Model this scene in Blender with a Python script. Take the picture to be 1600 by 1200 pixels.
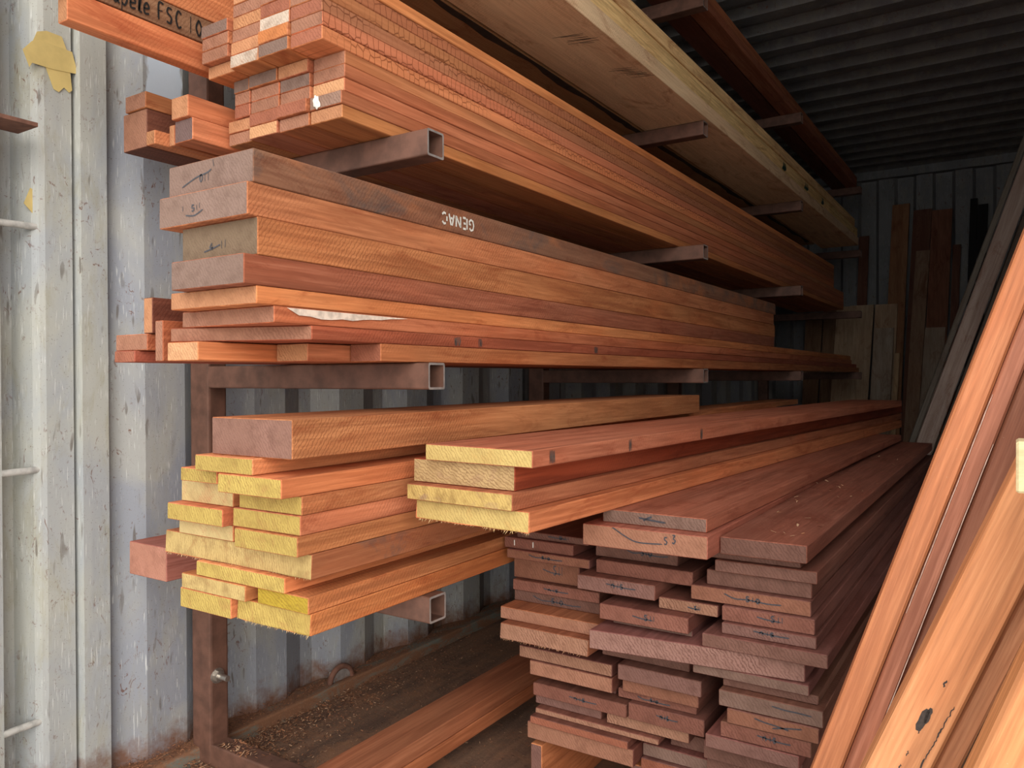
import bpy, bmesh, math, random
from mathutils import Vector, Matrix
# ============================================================ camera, sky, exposure
for o in list(bpy.data.objects): bpy.data.objects.remove(o)
SC = bpy.context.scene
COL = SC.collection
CAM_H = 0.86                                  # camera height above the container floor (metres)
TH, PI_, RO, FPX = 0.5738, -0.0086, -0.0035, 1214.2
def _axes():
    c, s = math.cos(TH), math.sin(TH)
    r = Vector((c, s, 0)); f = Vector((-s, c, 0)); u = Vector((0, 0, 1))
    fw = math.cos(PI_)*f + math.sin(PI_)*u
    up = -math.sin(PI_)*f + math.cos(PI_)*u
    return math.cos(RO)*r + math.sin(RO)*up, -math.sin(RO)*r + math.cos(RO)*up, fw
_r, _u, _f = _axes()
cam_d = bpy.data.cameras.new('camera'); cam = bpy.data.objects.new('camera', cam_d); COL.objects.link(cam)
m = Matrix((_r, _u, -_f)).transposed().to_4x4(); m.translation = Vector((0, 0, CAM_H)); cam.matrix_world = m
cam_d.sensor_width = 36; cam_d.lens = FPX/1600*36; cam_d.clip_start = 0.02; cam_d.clip_end = 200
SC.camera = cam
# overcast daylight
W = bpy.data.worlds.new('overcast_sky'); SC.world = W; W.use_nodes = True
nt = W.node_tree; nt.nodes.clear()
bgn = nt.nodes.new('ShaderNodeBackground'); wo = nt.nodes.new('ShaderNodeOutputWorld')
tc = nt.nodes.new('ShaderNodeTexCoord'); sx = nt.nodes.new('ShaderNodeSeparateXYZ'); rp = nt.nodes.new('ShaderNodeValToRGB')
nt.links.new(tc.outputs['Generated'], sx.inputs[0]); nt.links.new(sx.outputs['Z'], rp.inputs[0])
rp.color_ramp.elements[0].color = (0.80, 0.80, 0.78, 1); rp.color_ramp.elements[1].color = (1.0, 1.0, 1.0, 1)
nt.links.new(rp.outputs[0], bgn.inputs[0]); bgn.inputs[1].default_value = SKY_STRENGTH = 2.3
nt.links.new(bgn.outputs[0], wo.inputs[0])
# the sun behind thin cloud, over the photographer's right shoulder
sd = bpy.data.lights.new('hazy_sun', 'SUN'); sd.energy = 2.5; sd.angle = math.radians(55); sd.color = (1.0, 0.97, 0.93)
so = bpy.data.objects.new('hazy_sun', sd); COL.objects.link(so)
so.rotation_euler = Vector((-0.54, 0.70, -0.27)).to_track_quat('-Z', 'Y').to_euler(); so.location = (2, -4, 4)
VS = SC.view_settings
VS.view_transform = 'Standard'; VS.look = 'None'; VS.gamma = 1.0; VS.use_curve_mapping = False; VS.exposure = 0.0

# ============================================================ node helpers and materials
RND = random.Random(7)
def mat_new(name):
    m = bpy.data.materials.new(name); m.use_nodes = True; n = m.node_tree; n.nodes.clear()
    out = n.nodes.new('ShaderNodeOutputMaterial'); b = n.nodes.new('ShaderNodeBsdfPrincipled')
    n.links.new(b.outputs[0], out.inputs[0]); return m, n, b
class NB:
    """tiny node-building helper"""
    def __init__(s, n): s.n = n
    def link(s, a, b): s.n.links.new(a, b)
    def val(s, sock, v):
        if hasattr(v, 'is_output'): s.n.links.new(v, sock)
        else: sock.default_value = v
    def obj(s, spread=37.0, scale=(1, 1, 1), rand=True):
        tc = s.n.nodes.new('ShaderNodeTexCoord'); v = tc.outputs['Object']
        if rand:
            oi = s.n.nodes.new('ShaderNodeObjectInfo'); a = s.n.nodes.new('ShaderNodeVectorMath'); a.operation = 'MULTIPLY_ADD'
            cx = s.n.nodes.new('ShaderNodeCombineXYZ'); mm = s.math('MULTIPLY', oi.outputs['Random'], spread)
            for i in range(3): s.link(mm, cx.inputs[i])
            s.link(v, a.inputs[0]); a.inputs[1].default_value = (1, 1, 1); s.link(cx.outputs[0], a.inputs[2]); v = a.outputs[0]
        mp = s.n.nodes.new('ShaderNodeMapping'); s.link(v, mp.inputs[0]); mp.inputs['Scale'].default_value = scale
        return mp.outputs[0]
    def map(s, v, scale=(1, 1, 1), rot=(0, 0, 0), loc=(0, 0, 0)):
        mp = s.n.nodes.new('ShaderNodeMapping'); s.link(v, mp.inputs[0]); mp.inputs['Scale'].default_value = scale
        mp.inputs['Rotation'].default_value = rot; mp.inputs['Location'].default_value = loc; return mp.outputs[0]
    def noise(s, v, scale, detail=3, rough=.55, dist=0.0):
        t = s.n.nodes.new('ShaderNodeTexNoise'); s.link(v, t.inputs['Vector']); t.inputs['Scale'].default_value = scale
        t.inputs['Detail'].default_value = detail; t.inputs['Roughness'].default_value = rough; t.inputs['Distortion'].default_value = dist
        return t.outputs['Fac']
    def wave(s, v, scale, dist=2, detail=2, axis='Y', dscale=1.0):
        t = s.n.nodes.new('ShaderNodeTexWave'); s.link(v, t.inputs['Vector']); t.bands_direction = axis
        t.inputs['Scale'].default_value = scale; t.inputs['Distortion'].default_value = dist; t.inputs['Detail'].default_value = detail
        t.inputs['Detail Scale'].default_value = dscale; return t.outputs['Fac']
    def vor(s, v, scale, feature='F1'):
        t = s.n.nodes.new('ShaderNodeTexVoronoi'); s.link(v, t.inputs['Vector']); t.feature = feature; t.inputs['Scale'].default_value = scale
        return t.outputs['Distance']
    def ramp(s, v, lo, hi, a=0.0, b=1.0):
        t = s.n.nodes.new('ShaderNodeMapRange'); s.val(t.inputs[0], v)
        for i, x in enumerate((lo, hi, a, b)): t.inputs[i+1].default_value = x
        return t.outputs[0]
    def math(s, op, a, b=0.0):
        t = s.n.nodes.new('ShaderNodeMath'); t.operation = op; s.val(t.inputs[0], a); s.val(t.inputs[1], b); return t.outputs[0]
    def mix(s, f, a, b, mode='MIX'):
        t = s.n.nodes.new('ShaderNodeMix'); t.data_type = 'RGBA'; t.blend_type = mode
        s.val(t.inputs[0], f); s.val(t.inputs[6], a); s.val(t.inputs[7], b); return t.outputs[2]
    def bump(s, h, strength, dist, bsdf):
        t = s.n.nodes.new('ShaderNodeBump'); t.inputs['Strength'].default_value = strength; t.inputs['Distance'].default_value = dist
        s.link(h, t.inputs['Height']); s.link(t.outputs[0], bsdf.inputs['Normal'])
    def sep(s, v):
        t = s.n.nodes.new('ShaderNodeSeparateXYZ'); s.link(v, t.inputs[0]); return t.outputs
def rgba(c): return (c[0], c[1], c[2], 1.0)

def wood_mat(name, streak=.55, saw=.0, blotch=.5, rough=.72, stain=.0, dark=(.05, .02, .012), fleck=.35, figure=.0, spec=.3, grey=0):
    """long-grain timber: tint comes from the object's own colour"""
    m, n, b = mat_new(name); N = NB(n)
    oi = n.nodes.new('ShaderNodeObjectInfo')
    v = N.obj()
    fine = N.noise(N.map(v, (1, .035, 1)), 170, 5, .65)
    mid = N.noise(N.map(v, (1, .06, 1)), 34, 4, .6, .6)
    big = N.noise(N.map(v, (1, .45, 1)), 6.5, 3, .55, .4)
    base = oi.outputs['Color']
    dk = N.mix(1.0, base, (.50, .40, .36, 1), 'MULTIPLY')
    lt = N.mix(1.0, base, (1.30, 1.34, 1.38, 1), 'MULTIPLY')
    red = N.mix(1.0, base, (1.02, .80, .70, 1), 'MULTIPLY')
    c = N.mix(N.ramp(big, .38, .66, 0, blotch), base, red)
    c = N.mix(N.ramp(mid, .36, .64, 0, streak), c, dk)
    c = N.mix(N.ramp(fine, .50, .72, 0, fleck), c, lt)
    c = N.mix(N.ramp(fine, .48, .30, 0, fleck*.9), c, dk)
    h = N.math('MULTIPLY', fine, .6)
    if saw:
        vs = N.map(v, (1, 1, 1), (math.radians(38), 0, math.radians(18)))
        wv = N.wave(vs, 52, 5.0, 3, 'Y', 2.6)
        msk = N.ramp(N.noise(N.map(v, (1, .5, 1)), 5.0, 2), .40, .62)
        wm = N.math('MULTIPLY', N.ramp(wv, .55, .95), msk)
        c = N.mix(N.math('MULTIPLY', wm, saw), c, dk)
        h = N.math('ADD', h, N.math('MULTIPLY', wm, -1.1*saw))
        patch = N.ramp(N.noise(N.map(v, (1, .35, 1.6)), 11, 6, .74, 1.4), .53, .70, 0, .8)
        c = N.mix(patch, c, N.mix(1.0, base, (.50, .30, .24, 1), 'MULTIPLY'))
        if grey:
            gp = N.ramp(N.noise(N.map(v, (1, .55, .9)), 8, 6, .7, 1.0), .50, .66, 0, grey)
            c = N.mix(gp, c, (.075, .062, .055, 1))
            op = N.ramp(N.noise(N.map(v, (1, .4, .8), loc=(3, 7, 1)), 6, 4, .7, .8), .52, .62, 0, .6)
            c = N.mix(op, c, N.mix(1.0, base, (1.5, 1.05, .7, 1), 'MULTIPLY'))
    if figure:
        fg = N.wave(N.map(v, (.4, 1, .8)), 9, 9, 3, 'Y', .8)
        c = N.mix(N.ramp(fg, .5, 1.0, 0, figure), c, dk)
    if stain:
        # dried drips and tide lines left by water on the faces of the battens
        wob = N.noise(N.map(v, (1, .6, 1)), 40, 2)
        sp = N.sep(v); cx = n.nodes.new('ShaderNodeCombineXYZ')
        N.link(N.math('MULTIPLY', sp[1], 66.0), cx.inputs[0])
        N.link(N.math('ADD', N.math('MULTIPLY', sp[2], 40.0), N.math('MULTIPLY', wob, .5)), cx.inputs[1])
        vt = n.nodes.new('ShaderNodeTexVoronoi'); vt.voronoi_dimensions = '2D'; vt.feature = 'DISTANCE_TO_EDGE'; N.link(cx.outputs[0], vt.inputs['Vector'])
        vt.inputs['Scale'].default_value = 1.0; vt.inputs['Randomness'].default_value = .45
        line = N.ramp(vt.outputs['Distance'], .075, .02)
        zone = N.ramp(N.noise(N.map(v, (1, .6, 1)), 4.2, 3), .38, .50)
        c = N.mix(N.math('MULTIPLY', N.math('MULTIPLY', line, zone), stain), c, N.mix(1.0, base, (.38, .28, .22, 1), 'MULTIPLY'))
        white = N.ramp(N.noise(N.map(v, (1, .5, 1.2)), 23, 4, .7), .70, .76, 0, .7)
        c = N.mix(white, c, (.62, .5, .4, 1))
    sp_ = N.ramp(N.noise(v, 260, 1), .80, .84, 0, .55)
    c = N.mix(sp_, c, (.62, .42, .26, 1))
    N.link(c, b.inputs['Base Color']); b.inputs['Roughness'].default_value = rough
    b.inputs['Specular IOR Level'].default_value = spec
    N.bump(h, .35, .002, b)
    return m

def end_mat(name, col, saw=.45, paint=False, dirt=.35, ang=35, under=(.36, .16, .08), speck=.2):
    """sawn end grain, bare or brushed with wax sealer"""
    m, n, b = mat_new('end_' + name); N = NB(n)
    v = N.obj()
    wv = N.wave(N.map(v, (1, .2, 1), (0, math.radians(ang), 0)), 58, 7.0, 3, 'X', 2.2)
    lines = N.ramp(wv, .45, 1.0)
    nz = N.noise(v, 42, 4, .6); fine = N.noise(N.map(v, (1, 1, 1)), 420, 3, .6); big = N.noise(v, 13, 3)
    dk = (col[0]*.52, col[1]*.45, col[2]*.42, 1); lt = (min(1, col[0]*1.25), min(1, col[1]*1.28), min(1, col[2]*1.35), 1)
    c = N.mix(N.ramp(big, .4, .65), rgba(col), N.mix(.5, rgba(col), lt))
    c = N.mix(N.math('MULTIPLY', N.math('MULTIPLY', lines, N.ramp(big, .36, .60, .25, 1)), saw), c, dk)
    c = N.mix(N.ramp(nz, .46, .68, 0, dirt*1.2), c, dk)
    c = N.mix(N.ramp(fine, .58, .70, 0, speck), c, lt)
    if paint:
        bare = N.ramp(N.noise(v, 24, 5, .65, .8), .54, .68, 0, .8)
        c = N.mix(bare, c, N.mix(N.math('MULTIPLY', lines, .5), rgba(under), dk))
    oi = n.nodes.new('ShaderNodeObjectInfo'); tone = N.ramp(oi.outputs['Random'], 0, 1, 0, .42)
    c = N.mix(tone, c, N.mix(1.0, c, (.62, .58, .56, 1), 'MULTIPLY'))
    N.link(c, b.inputs['Base Color']); b.inputs['Roughness'].default_value = .78; b.inputs['Specular IOR Level'].default_value = .25
    N.bump(N.math('ADD', N.math('MULTIPLY', lines, .7), N.math('MULTIPLY', fine, .5)), .35, .0015, b)
    return m
def plain_mat(name, col, rough=.6, metal=0.0, noise=.25, scale=40, spec=.4):
    m, n, b = mat_new(name); N = NB(n); v = N.obj()
    c = N.mix(N.ramp(N.noise(v, scale, 4), .4, .65, 0, noise), rgba(col), (col[0]*.45, col[1]*.45, col[2]*.45, 1))
    N.link(c, b.inputs['Base Color']); b.inputs['Roughness'].default_value = rough; b.inputs['Metallic'].default_value = metal
    b.inputs['Specular IOR Level'].default_value = spec
    return m
def steel_paint_mat(name, base, patch, rust=(.13, .04, .015), scratch=.5, olive=.3, patchbox=None):
    """painted container steel with scratches, grime and rust flecks"""
    m, n, b = mat_new(name); N = NB(n); v = N.obj(rand=False)
    big = N.noise(N.map(v, (1, 1, .6)), 5.5, 4, .6, .6)
    c = N.mix(N.ramp(big, .42, .60), rgba(base), rgba(patch))
    gr = N.noise(N.map(v, (1, 1, .35)), 16, 6, .7, .5)
    c = N.mix(N.ramp(gr, .50, .72, 0, .6*olive+.15), c, (.30, .27, .17, 1))
    c = N.mix(N.ramp(N.noise(N.map(v, (1, 1, .12)), 26, 4, .6), .55, .75, 0, .35), c, (.24, .25, .27, 1))
    for rot, sc in ((14, 1), (-24, 2), (4, 3), (50, 4)):
        w = N.map(v, (1, 1, .07), (math.radians(rot), 0, 0), (sc*3.1, sc, sc*1.7))
        sv = N.noise(w, 380, 0, .5)
        gate = N.ramp(N.noise(N.map(v, loc=(sc*9, 2, 4)), 13, 2), .49, .60)
        c = N.mix(N.math('MULTIPLY', N.ramp(sv, .72, .80, 0, scratch), gate), c, (.74, .74, .70, 1))
    rs = N.noise(N.map(v, (1, 1, .55)), 48, 4, .7, 2.2)
    gate2 = N.ramp(N.noise(v, 8, 3), .42, .58)
    c = N.mix(N.math('MULTIPLY', N.ramp(rs, .60, .66, 0, .8), gate2), c, rgba(rust))
    drk = N.noise(N.map(v, (1, 1, .2), (math.radians(12), 0, 0)), 95, 0)
    c = N.mix(N.math('MULTIPLY', N.ramp(drk, .74, .80, 0, .7), gate2), c, (.10, .075, .055, 1))
    fine = N.noise(v, 330, 2)
    c = N.mix(N.ramp(fine, .66, .72, 0, .6), c, (.10, .08, .06, 1))
    if patchbox:
        # old rectangle of brighter touch-up paint brushed on the sheet
        q = N.sep(N.map(v, (1, 1, 1))); rg = N.math('MULTIPLY', N.math('SUBTRACT', N.noise(N.map(v, (1, 2, .6)), 30, 4), .5), .05)
        f = None
        for ax, lo, hi in ((1, patchbox[0], patchbox[1]), (2, patchbox[2], patchbox[3])):
            t = N.math('ADD', q[ax], rg)
            g = N.math('MULTIPLY', N.ramp(t, lo, lo+.006), N.ramp(t, hi, hi-.006)); f = g if f is None else N.math('MULTIPLY', f, g)
        c = N.mix(N.math('MULTIPLY', f, .85), c, (.60, .68, .76, 1))
    z = N.sep(v)[2]
    # sawdust and splash-back rust caught along the bottom of the sheet
    low = N.math('ADD', z, N.math('MULTIPLY', N.noise(v, 20, 5, .7), -.20))
    c = N.mix(N.ramp(low, .0, -.07, 0, .9), c, (.16, .065, .03, 1))
    N.link(c, b.inputs['Base Color']); b.inputs['Roughness'].default_value = .55; b.inputs['Specular IOR Level'].default_value = .35
    N.bump(N.noise(v, 34, 5, .6), .12, .004, b)
    return m

WOOD = {
 'sapele': wood_mat('sapele_timber', .75, .35, .9, fleck=.55),
 'rough': wood_mat('rough_sawn_timber', .75, .55, .9, .8, fleck=.6),
 'stained': wood_mat('water_stained_timber', .4, 0, .5, .75, stain=.9),
 'planed': wood_mat('planed_batten_timber', .65, 0, .7, .6, fleck=.6),
 'greystain': wood_mat('grey_stained_timber', .6, .3, .8, .85, grey=.75),
 'dark': wood_mat('dark_red_timber', .75, .35, .7, .62, spec=.4, fleck=.55),
 'pale': wood_mat('pale_timber', .35, .45, .3, .8, fleck=.3),
 'palerough': wood_mat('pale_rough_timber', .5, .5, .4, .9, fleck=.7),
 'grey': wood_mat('grey_weathered_timber', .7, .15, .3, .85),
 'lean': wood_mat('planed_timber', .75, .0, .7, .6, spec=.35, fleck=.6),
 'oak': wood_mat('old_board_timber', .5, .2, .5, .8),
}
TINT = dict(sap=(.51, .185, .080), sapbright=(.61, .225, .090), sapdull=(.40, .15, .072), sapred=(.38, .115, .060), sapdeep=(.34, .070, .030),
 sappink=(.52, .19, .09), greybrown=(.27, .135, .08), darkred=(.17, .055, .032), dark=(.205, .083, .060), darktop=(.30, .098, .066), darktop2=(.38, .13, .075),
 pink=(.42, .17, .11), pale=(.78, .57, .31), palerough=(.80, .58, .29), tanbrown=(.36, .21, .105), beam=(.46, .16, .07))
E_ = dict(tan=((.44, .20, .095), .3), grey=((.20, .125, .095), .28), greyol=((.175, .118, .072), .25), grey2=((.21, .105, .075), .35), brown=((.31, .142, .085), .4),
 red=((.29, .10, .055), .35), sawn=((.42, .19, .085), .7), rawlight=((.52, .27, .13), .5), greysplit=((.26, .155, .11), .5), greydark=((.14, .085, .075), .3),
 orange=((.48, .17, .055), .35), pale=((.60, .45, .22), .4), pinkend=((.44, .20, .135), .3),
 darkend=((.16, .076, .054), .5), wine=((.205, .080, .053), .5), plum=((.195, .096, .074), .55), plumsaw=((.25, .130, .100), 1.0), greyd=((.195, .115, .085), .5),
 brownd=((.23, .095, .055), .35), tan2=((.31, .155, .095), .9))
END = {k: end_mat(k, c, s) for k, (c, s) in E_.items()}
END['white'] = end_mat('white', (.50, .40, .31), .5, True, .5)
END['yellow'] = end_mat('yellow', (.41, .285, .072), .65, True, .35, 28, (.36, .21, .06))
END['yellowb'] = end_mat('yellowb', (.54, .39, .135), .45, True, .3, 35, (.56, .36, .12))
END['yellowrough'] = end_mat('yellowrough', (.47, .33, .125), .55, True, .5, 12, (.34, .19, .07))
END['yellowpale'] = end_mat('yellowpale', (.46, .34, .15), .2, True, .3, 40, (.46, .26, .12))
END['mustard'] = end_mat('mustard', (.34, .225, .02), .6, True, .4, 60, (.32, .20, .03))
END['yellowgrey'] = end_mat('yellowgrey', (.50, .34, .11), .4, True, .6, 30, (.30, .18, .11))
END['yellowgrey2'] = end_mat('yellowgrey2', (.46, .31, .14), .75, True, .4, 62, (.36, .22, .12))
M_INK = plain_mat('marker_ink', (.052, .050, .058), .7, noise=.6, scale=300)
M_BLACK = plain_mat('black_marker', (.012, .011, .011), .5)
M_WHITE = plain_mat('white_stencil_paint', (.74, .70, .62), .7, noise=.5, scale=160)
M_GREEN = plain_mat('dark_green_marker', (.015, .05, .03), .6)
M_SPLINT = plain_mat('wood_splinter', (.66, .46, .22), .8)
M_SPLINTB = plain_mat('brown_splinter', (.50, .26, .14), .8)
M_STAIN = plain_mat('iron_stain', (.115, .070, .055), .8, noise=.6, scale=90)
M_SHEEN = plain_mat('sheen_smear', (.78, .62, .50), .9, noise=.6, scale=70)  # pale colour standing in for a glossy white reflection

# ============================================================ object helpers
def link(o): COL.objects.link(o); return o
def mesh_obj(name, bm, mats, parent=None, smooth=False):
    me = bpy.data.meshes.new(name); bm.normal_update(); bm.to_mesh(me); bm.free()
    for mm in (mats if isinstance(mats, (list, tuple)) else [mats]): me.materials.append(mm)
    if smooth:
        for p in me.polygons: p.use_smooth = True
    o = link(bpy.data.objects.new(name, me))
    if parent: o.parent = parent
    return o
def tag(o, label, cat, group=None):
    o['label'] = label; o['category'] = cat
    if group: o['group'] = group
    return o
def structure(o): o['kind'] = 'structure'; return o
def box(bm, x0, x1, y0, y1, z0, z1, mi=0, bev=0.0):
    vs = [bm.verts.new((x, y, z)) for x in (x0, x1) for y in (y0, y1) for z in (z0, z1)]
    fs = [(0, 1, 3, 2), (4, 6, 7, 5), (0, 4, 5, 1), (2, 3, 7, 6), (0, 2, 6, 4), (1, 5, 7, 3)]
    out = [bm.faces.new([vs[i] for i in f]) for f in fs]
    for f in out: f.material_index = mi
    if bev:
        bmesh.ops.bevel(bm, geom=list({e for f in out for e in f.edges}), offset=bev, segments=2, affect='EDGES', profile=.6)
    return out
def ribbon(bm, pts, w, nrm, mi=0, taper=True):
    """flat pen stroke of width w through 3D points on a plane with normal nrm"""
    nrm = Vector(nrm).normalized(); prev = None
    for i, p in enumerate(pts):
        a = Vector(pts[max(0, i-1)]); c = Vector(pts[min(len(pts)-1, i+1)]); t = (c-a)
        if t.length < 1e-9: continue
        s = t.normalized().cross(nrm)*w*.5*((.45 if i in (0, len(pts)-1) else 1) if taper else 1)
        cur = (bm.verts.new(Vector(p)+s), bm.verts.new(Vector(p)-s))
        if prev: bm.faces.new((prev[0], cur[0], cur[1], prev[1])).material_index = mi
        prev = cur
def board_bm(w, L, t, skew=0.0, seed=0, chamf=.0014, rag=0.0, bow=.0015, step=.28):
    """sawn board: local x in [-w,0], y in [0,L], z in [0,t]; slightly bowed, eased arrises, ragged sawn front end"""
    R = random.Random(seed); bm = bmesh.new()
    n = max(4, int(L/step)); c = min(chamf, t*.2, w*.2)
    ph2 = R.uniform(0, 6)
    NX = 9                                            # points across the top and bottom edges
    def section(y, k, first=False):
        dx = bow*math.sin(ph2+y*1.3)
        ins = c*.8 if first else 0
        pts = []
        for i in range(NX):
            x = -w+c+(w-2*c)*i/(NX-1); pts.append((x, 0+ins))
        pts += [(0-ins, c+ins), (0-ins, t-c-ins)]
        for i in range(NX):
            x = -c-(w-2*c)*i/(NX-1); pts.append((x, t-ins))
        pts += [(-w+ins, t-c-ins), (-w+ins, c+ins)]
        ring = []
        for (x, z) in pts:
            yy = y
            if k <= 1:
                yy += skew*(-x/w)
                if rag and z < t*.3: yy += -rag*R.random()
            ring.append(bm.verts.new((x+dx, yy, z)))
        return ring
    ys = [0.0, c] + [L*(i/n) for i in range(1, n+1)]
    rings = [section(y, k, k == 0) for k, y in enumerate(ys)]
    for a, b2 in zip(rings, rings[1:]):
        m_ = len(a)
        for i in range(m_):
            bm.faces.new((a[i], a[(i+1) % m_], b2[(i+1) % m_], b2[i]))
    f0 = bm.faces.new(list(reversed(rings[0]))); f0.material_index = 1
    f1 = bm.faces.new(rings[-1]); f1.material_index = 1
    bmesh.ops.recalc_face_normals(bm, faces=bm.faces)
    return bm

# pen scribbles as poly-lines in a unit box (x right, y up)
def curve(pts, n=6):
    out = []
    for i in range(len(pts)-1):
        p0 = pts[max(0, i-1)]; p1 = pts[i]; p2 = pts[i+1]; p3 = pts[min(len(pts)-1, i+2)]
        for k in range(n):
            t = k/n
            out.append(tuple(.5*(2*p1[j]+(p2[j]-p0[j])*t+(2*p0[j]-5*p1[j]+4*p2[j]-p3[j])*t*t+(-p0[j]+3*p1[j]-3*p2[j]+p3[j])*t**3) for j in (0, 1)))
    return out+[tuple(pts[-1])]
def dig(ch, x, y, w, h):
    G = {'1': [[(.5, 1), (.45, 0)]], '3': [[(.1, .95), (.7, .95), (.35, .58), (.8, .35), (.4, 0), (.05, .15)]], '0': [[(.5, 1), (.1, .5), (.5, 0), (.9, .5), (.5, 1)]],
         'S': [[(.85, .9), (.35, .95), (.2, .65), (.75, .4), (.6, .05), (.1, .1)]], '5': [[(.8, .95), (.25, .95), (.2, .55), (.75, .45), (.6, .05), (.1, .05)]],
         'n': [[(.1, 0), (.15, .7)], [(.15, .5), (.5, .75), (.75, .5), (.75, 0)]], 'N': [[(.1, 0), (.15, 1), (.8, 0), (.85, 1)]], '4': [[(.6, 1), (.1, .4), (.9, .4)], [(.65, .8), (.6, 0)]],
         'F': [[(.2, 0), (.25, 1), (.9, 1.02)], [(.22, .55), (.75, .58)]], 'C': [[(.9, .85), (.45, 1), (.15, .5), (.45, 0), (.9, .12)]],
         'a': [[(.75, .6), (.35, .68), (.15, .3), (.4, 0), (.72, .25), (.75, .62), (.75, .1), (.95, 0)]], 'p': [[(.2, .65), (.15, -.45)], [(.2, .5), (.55, .7), (.8, .35), (.5, 0), (.18, .12)]],
         'e': [[(.15, .32), (.8, .4), (.55, .68), (.2, .45), (.25, .05), (.85, .08)]], 'l': [[(.3, 0), (.45, 1), (.65, .95), (.4, .1), (.75, .02)]]}[ch]
    return [[(x+px*w, y+py*h) for px, py in (curve(st, 5) if len(st) > 2 else st)] for st in G]
SCRIB = {
 1: [curve([(.25, .28), (.42, .50), (.55, .58), (.60, .66)])] + dig('0', .46, .34, .04, .24) + dig('1', .51, .33, .03, .22) + dig('1', .55, .34, .03, .22) + [[(.62, .95), (.63, .72)]],
 2: dig('1', .30, .48, .04, .2) + dig('5', .44, .42, .05, .24) + dig('1', .50, .45, .03, .2) + dig('1', .54, .5, .03, .2) + [curve([(.36, .30), (.48, .24), (.60, .42)])],
 3: [curve([(.25, .32), (.38, .40), (.48, .48)])] + dig('4', .33, .34, .06, .22) + dig('1', .48, .36, .04, .22) + dig('1', .53, .38, .04, .22),
 4: [curve([(.26, .92), (.36, .58), (.46, .38), (.64, .42)])] + dig('S', .65, .42, .03, .32) + dig('3', .71, .50, .03, .36),
 5: [curve([(.30, .68), (.40, .42), (.52, .46), (.70, .38), (.82, .44)])] + dig('S', .50, .32, .04, .4) + dig('1', .55, .32, .03, .36) + dig('0', .59, .30, .04, .36),
 6: [curve([(.40, .60), (.52, .50), (.66, .48)])] + dig('S', .55, .40, .05, .42) + dig('1', .62, .40, .03, .4) + dig('1', .66, .42, .03, .38),
 7: [curve([(.40, .62), (.52, .55), (.66, .50), (.76, .52)])] + dig('n', .46, .40, .05, .34) + dig('1', .53, .40, .03, .34) + dig('S', .57, .40, .04, .32),
 8: [curve([(.48, .62), (.60, .55), (.72, .55), (.84, .52)])],
 9: [curve([(.36, .70), (.48, .58), (.60, .52), (.74, .40)]), curve([(.56, .30), (.70, .50), (.88, .68)])],
}
def front_point(w, t, skew, u, v, off=.0007):
    x = -w+u*w; return Vector((x, skew*(-x/w)-off, v*t))
def ink_on_end(o, w, t, skew, strokes, pen, mat=None, name='ink_mark'):
    bm = bmesh.new()
    q = random.Random(int(w*1e5)); du, dv, sc = q.uniform(-.08, .08), q.uniform(-.08, .08), q.uniform(.75, 1.1)
    for st in strokes: ribbon(bm, [front_point(w, t, skew, min(.97, max(.03, .5+(u-.5)*sc+du)), min(.94, max(.06, .5+(v-.5)*sc+dv)), .0007) for u, v in st], pen, (0, -1, 0))
    return mesh_obj(name, bm, mat or M_INK, o)
def splinters(o, kind, w, t, L, skew, mat, seed):
    R = random.Random(seed); bm = bmesh.new()
    n = 90 if kind == 'bottom' else 170
    for i in range(n):
        if kind == 'bottom':
            u = R.random(); p = front_point(w, t, skew, u, 0, .0); d = Vector((R.uniform(-.4, .4), -R.uniform(.1, .8), -R.uniform(.2, 1)))*R.uniform(.002, .0065)
        else:
            p = Vector((0, R.uniform(.02, L*.95), t*R.uniform(.35, 1))); d = Vector((R.uniform(.1, .6), R.uniform(-.8, .8), R.uniform(-.3, 1)))*R.uniform(.004, .016)*(3 if R.random() < .05 else 1)
        s = d.cross(Vector((R.uniform(-1, 1), R.uniform(-1, 1), R.uniform(-1, 1)))).normalized()*R.uniform(.0003, .0008)
        q = d.cross(s).normalized()*.0004
        a, b2, c = bm.verts.new(p+s), bm.verts.new(p-s), bm.verts.new(p+d); e = bm.verts.new(p+q)
        bm.faces.new((a, b2, c)); bm.faces.new((a, e, c)); bm.faces.new((b2, e, c))
    return mesh_obj('splinters', bm, mat, o)

# ============================================================ container shell (the setting)
M_WALL = steel_paint_mat('grey_container_paint', (.345, .34, .315), (.265, .275, .30), scratch=.42, patchbox=(.985, 1.075, 1.46, 1.62))
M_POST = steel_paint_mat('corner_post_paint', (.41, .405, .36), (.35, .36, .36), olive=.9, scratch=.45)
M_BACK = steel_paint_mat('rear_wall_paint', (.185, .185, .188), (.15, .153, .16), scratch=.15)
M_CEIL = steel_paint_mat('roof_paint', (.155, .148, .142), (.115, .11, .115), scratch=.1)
CEIL = 2.39; YB = 6.40; XL = -1.575; XR = 0.775; YF = .84
def sheet(name, prof, along, mat, thick=.002):
    """corrugated sheet: prof is a list of (a, b) section points swept between along[0] and along[1]; returns mesh via fn mapping"""
    bm = bmesh.new(); rows = []
    fn, t0, t1, n = along
    for k in range(n+1):
        t = t0+(t1-t0)*k/n; rows.append([bm.verts.new(fn(a, b, t)) for a, b in prof])
    for r0, r1 in zip(rows, rows[1:]):
        for i in range(len(prof)-1): bm.faces.new((r0[i], r0[i+1], r1[i+1], r1[i]))
    o = mesh_obj(name, bm, mat); md = o.modifiers.new('thickness', 'SOLIDIFY'); md.thickness = thick; md.offset = 0
    return structure(o)
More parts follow.
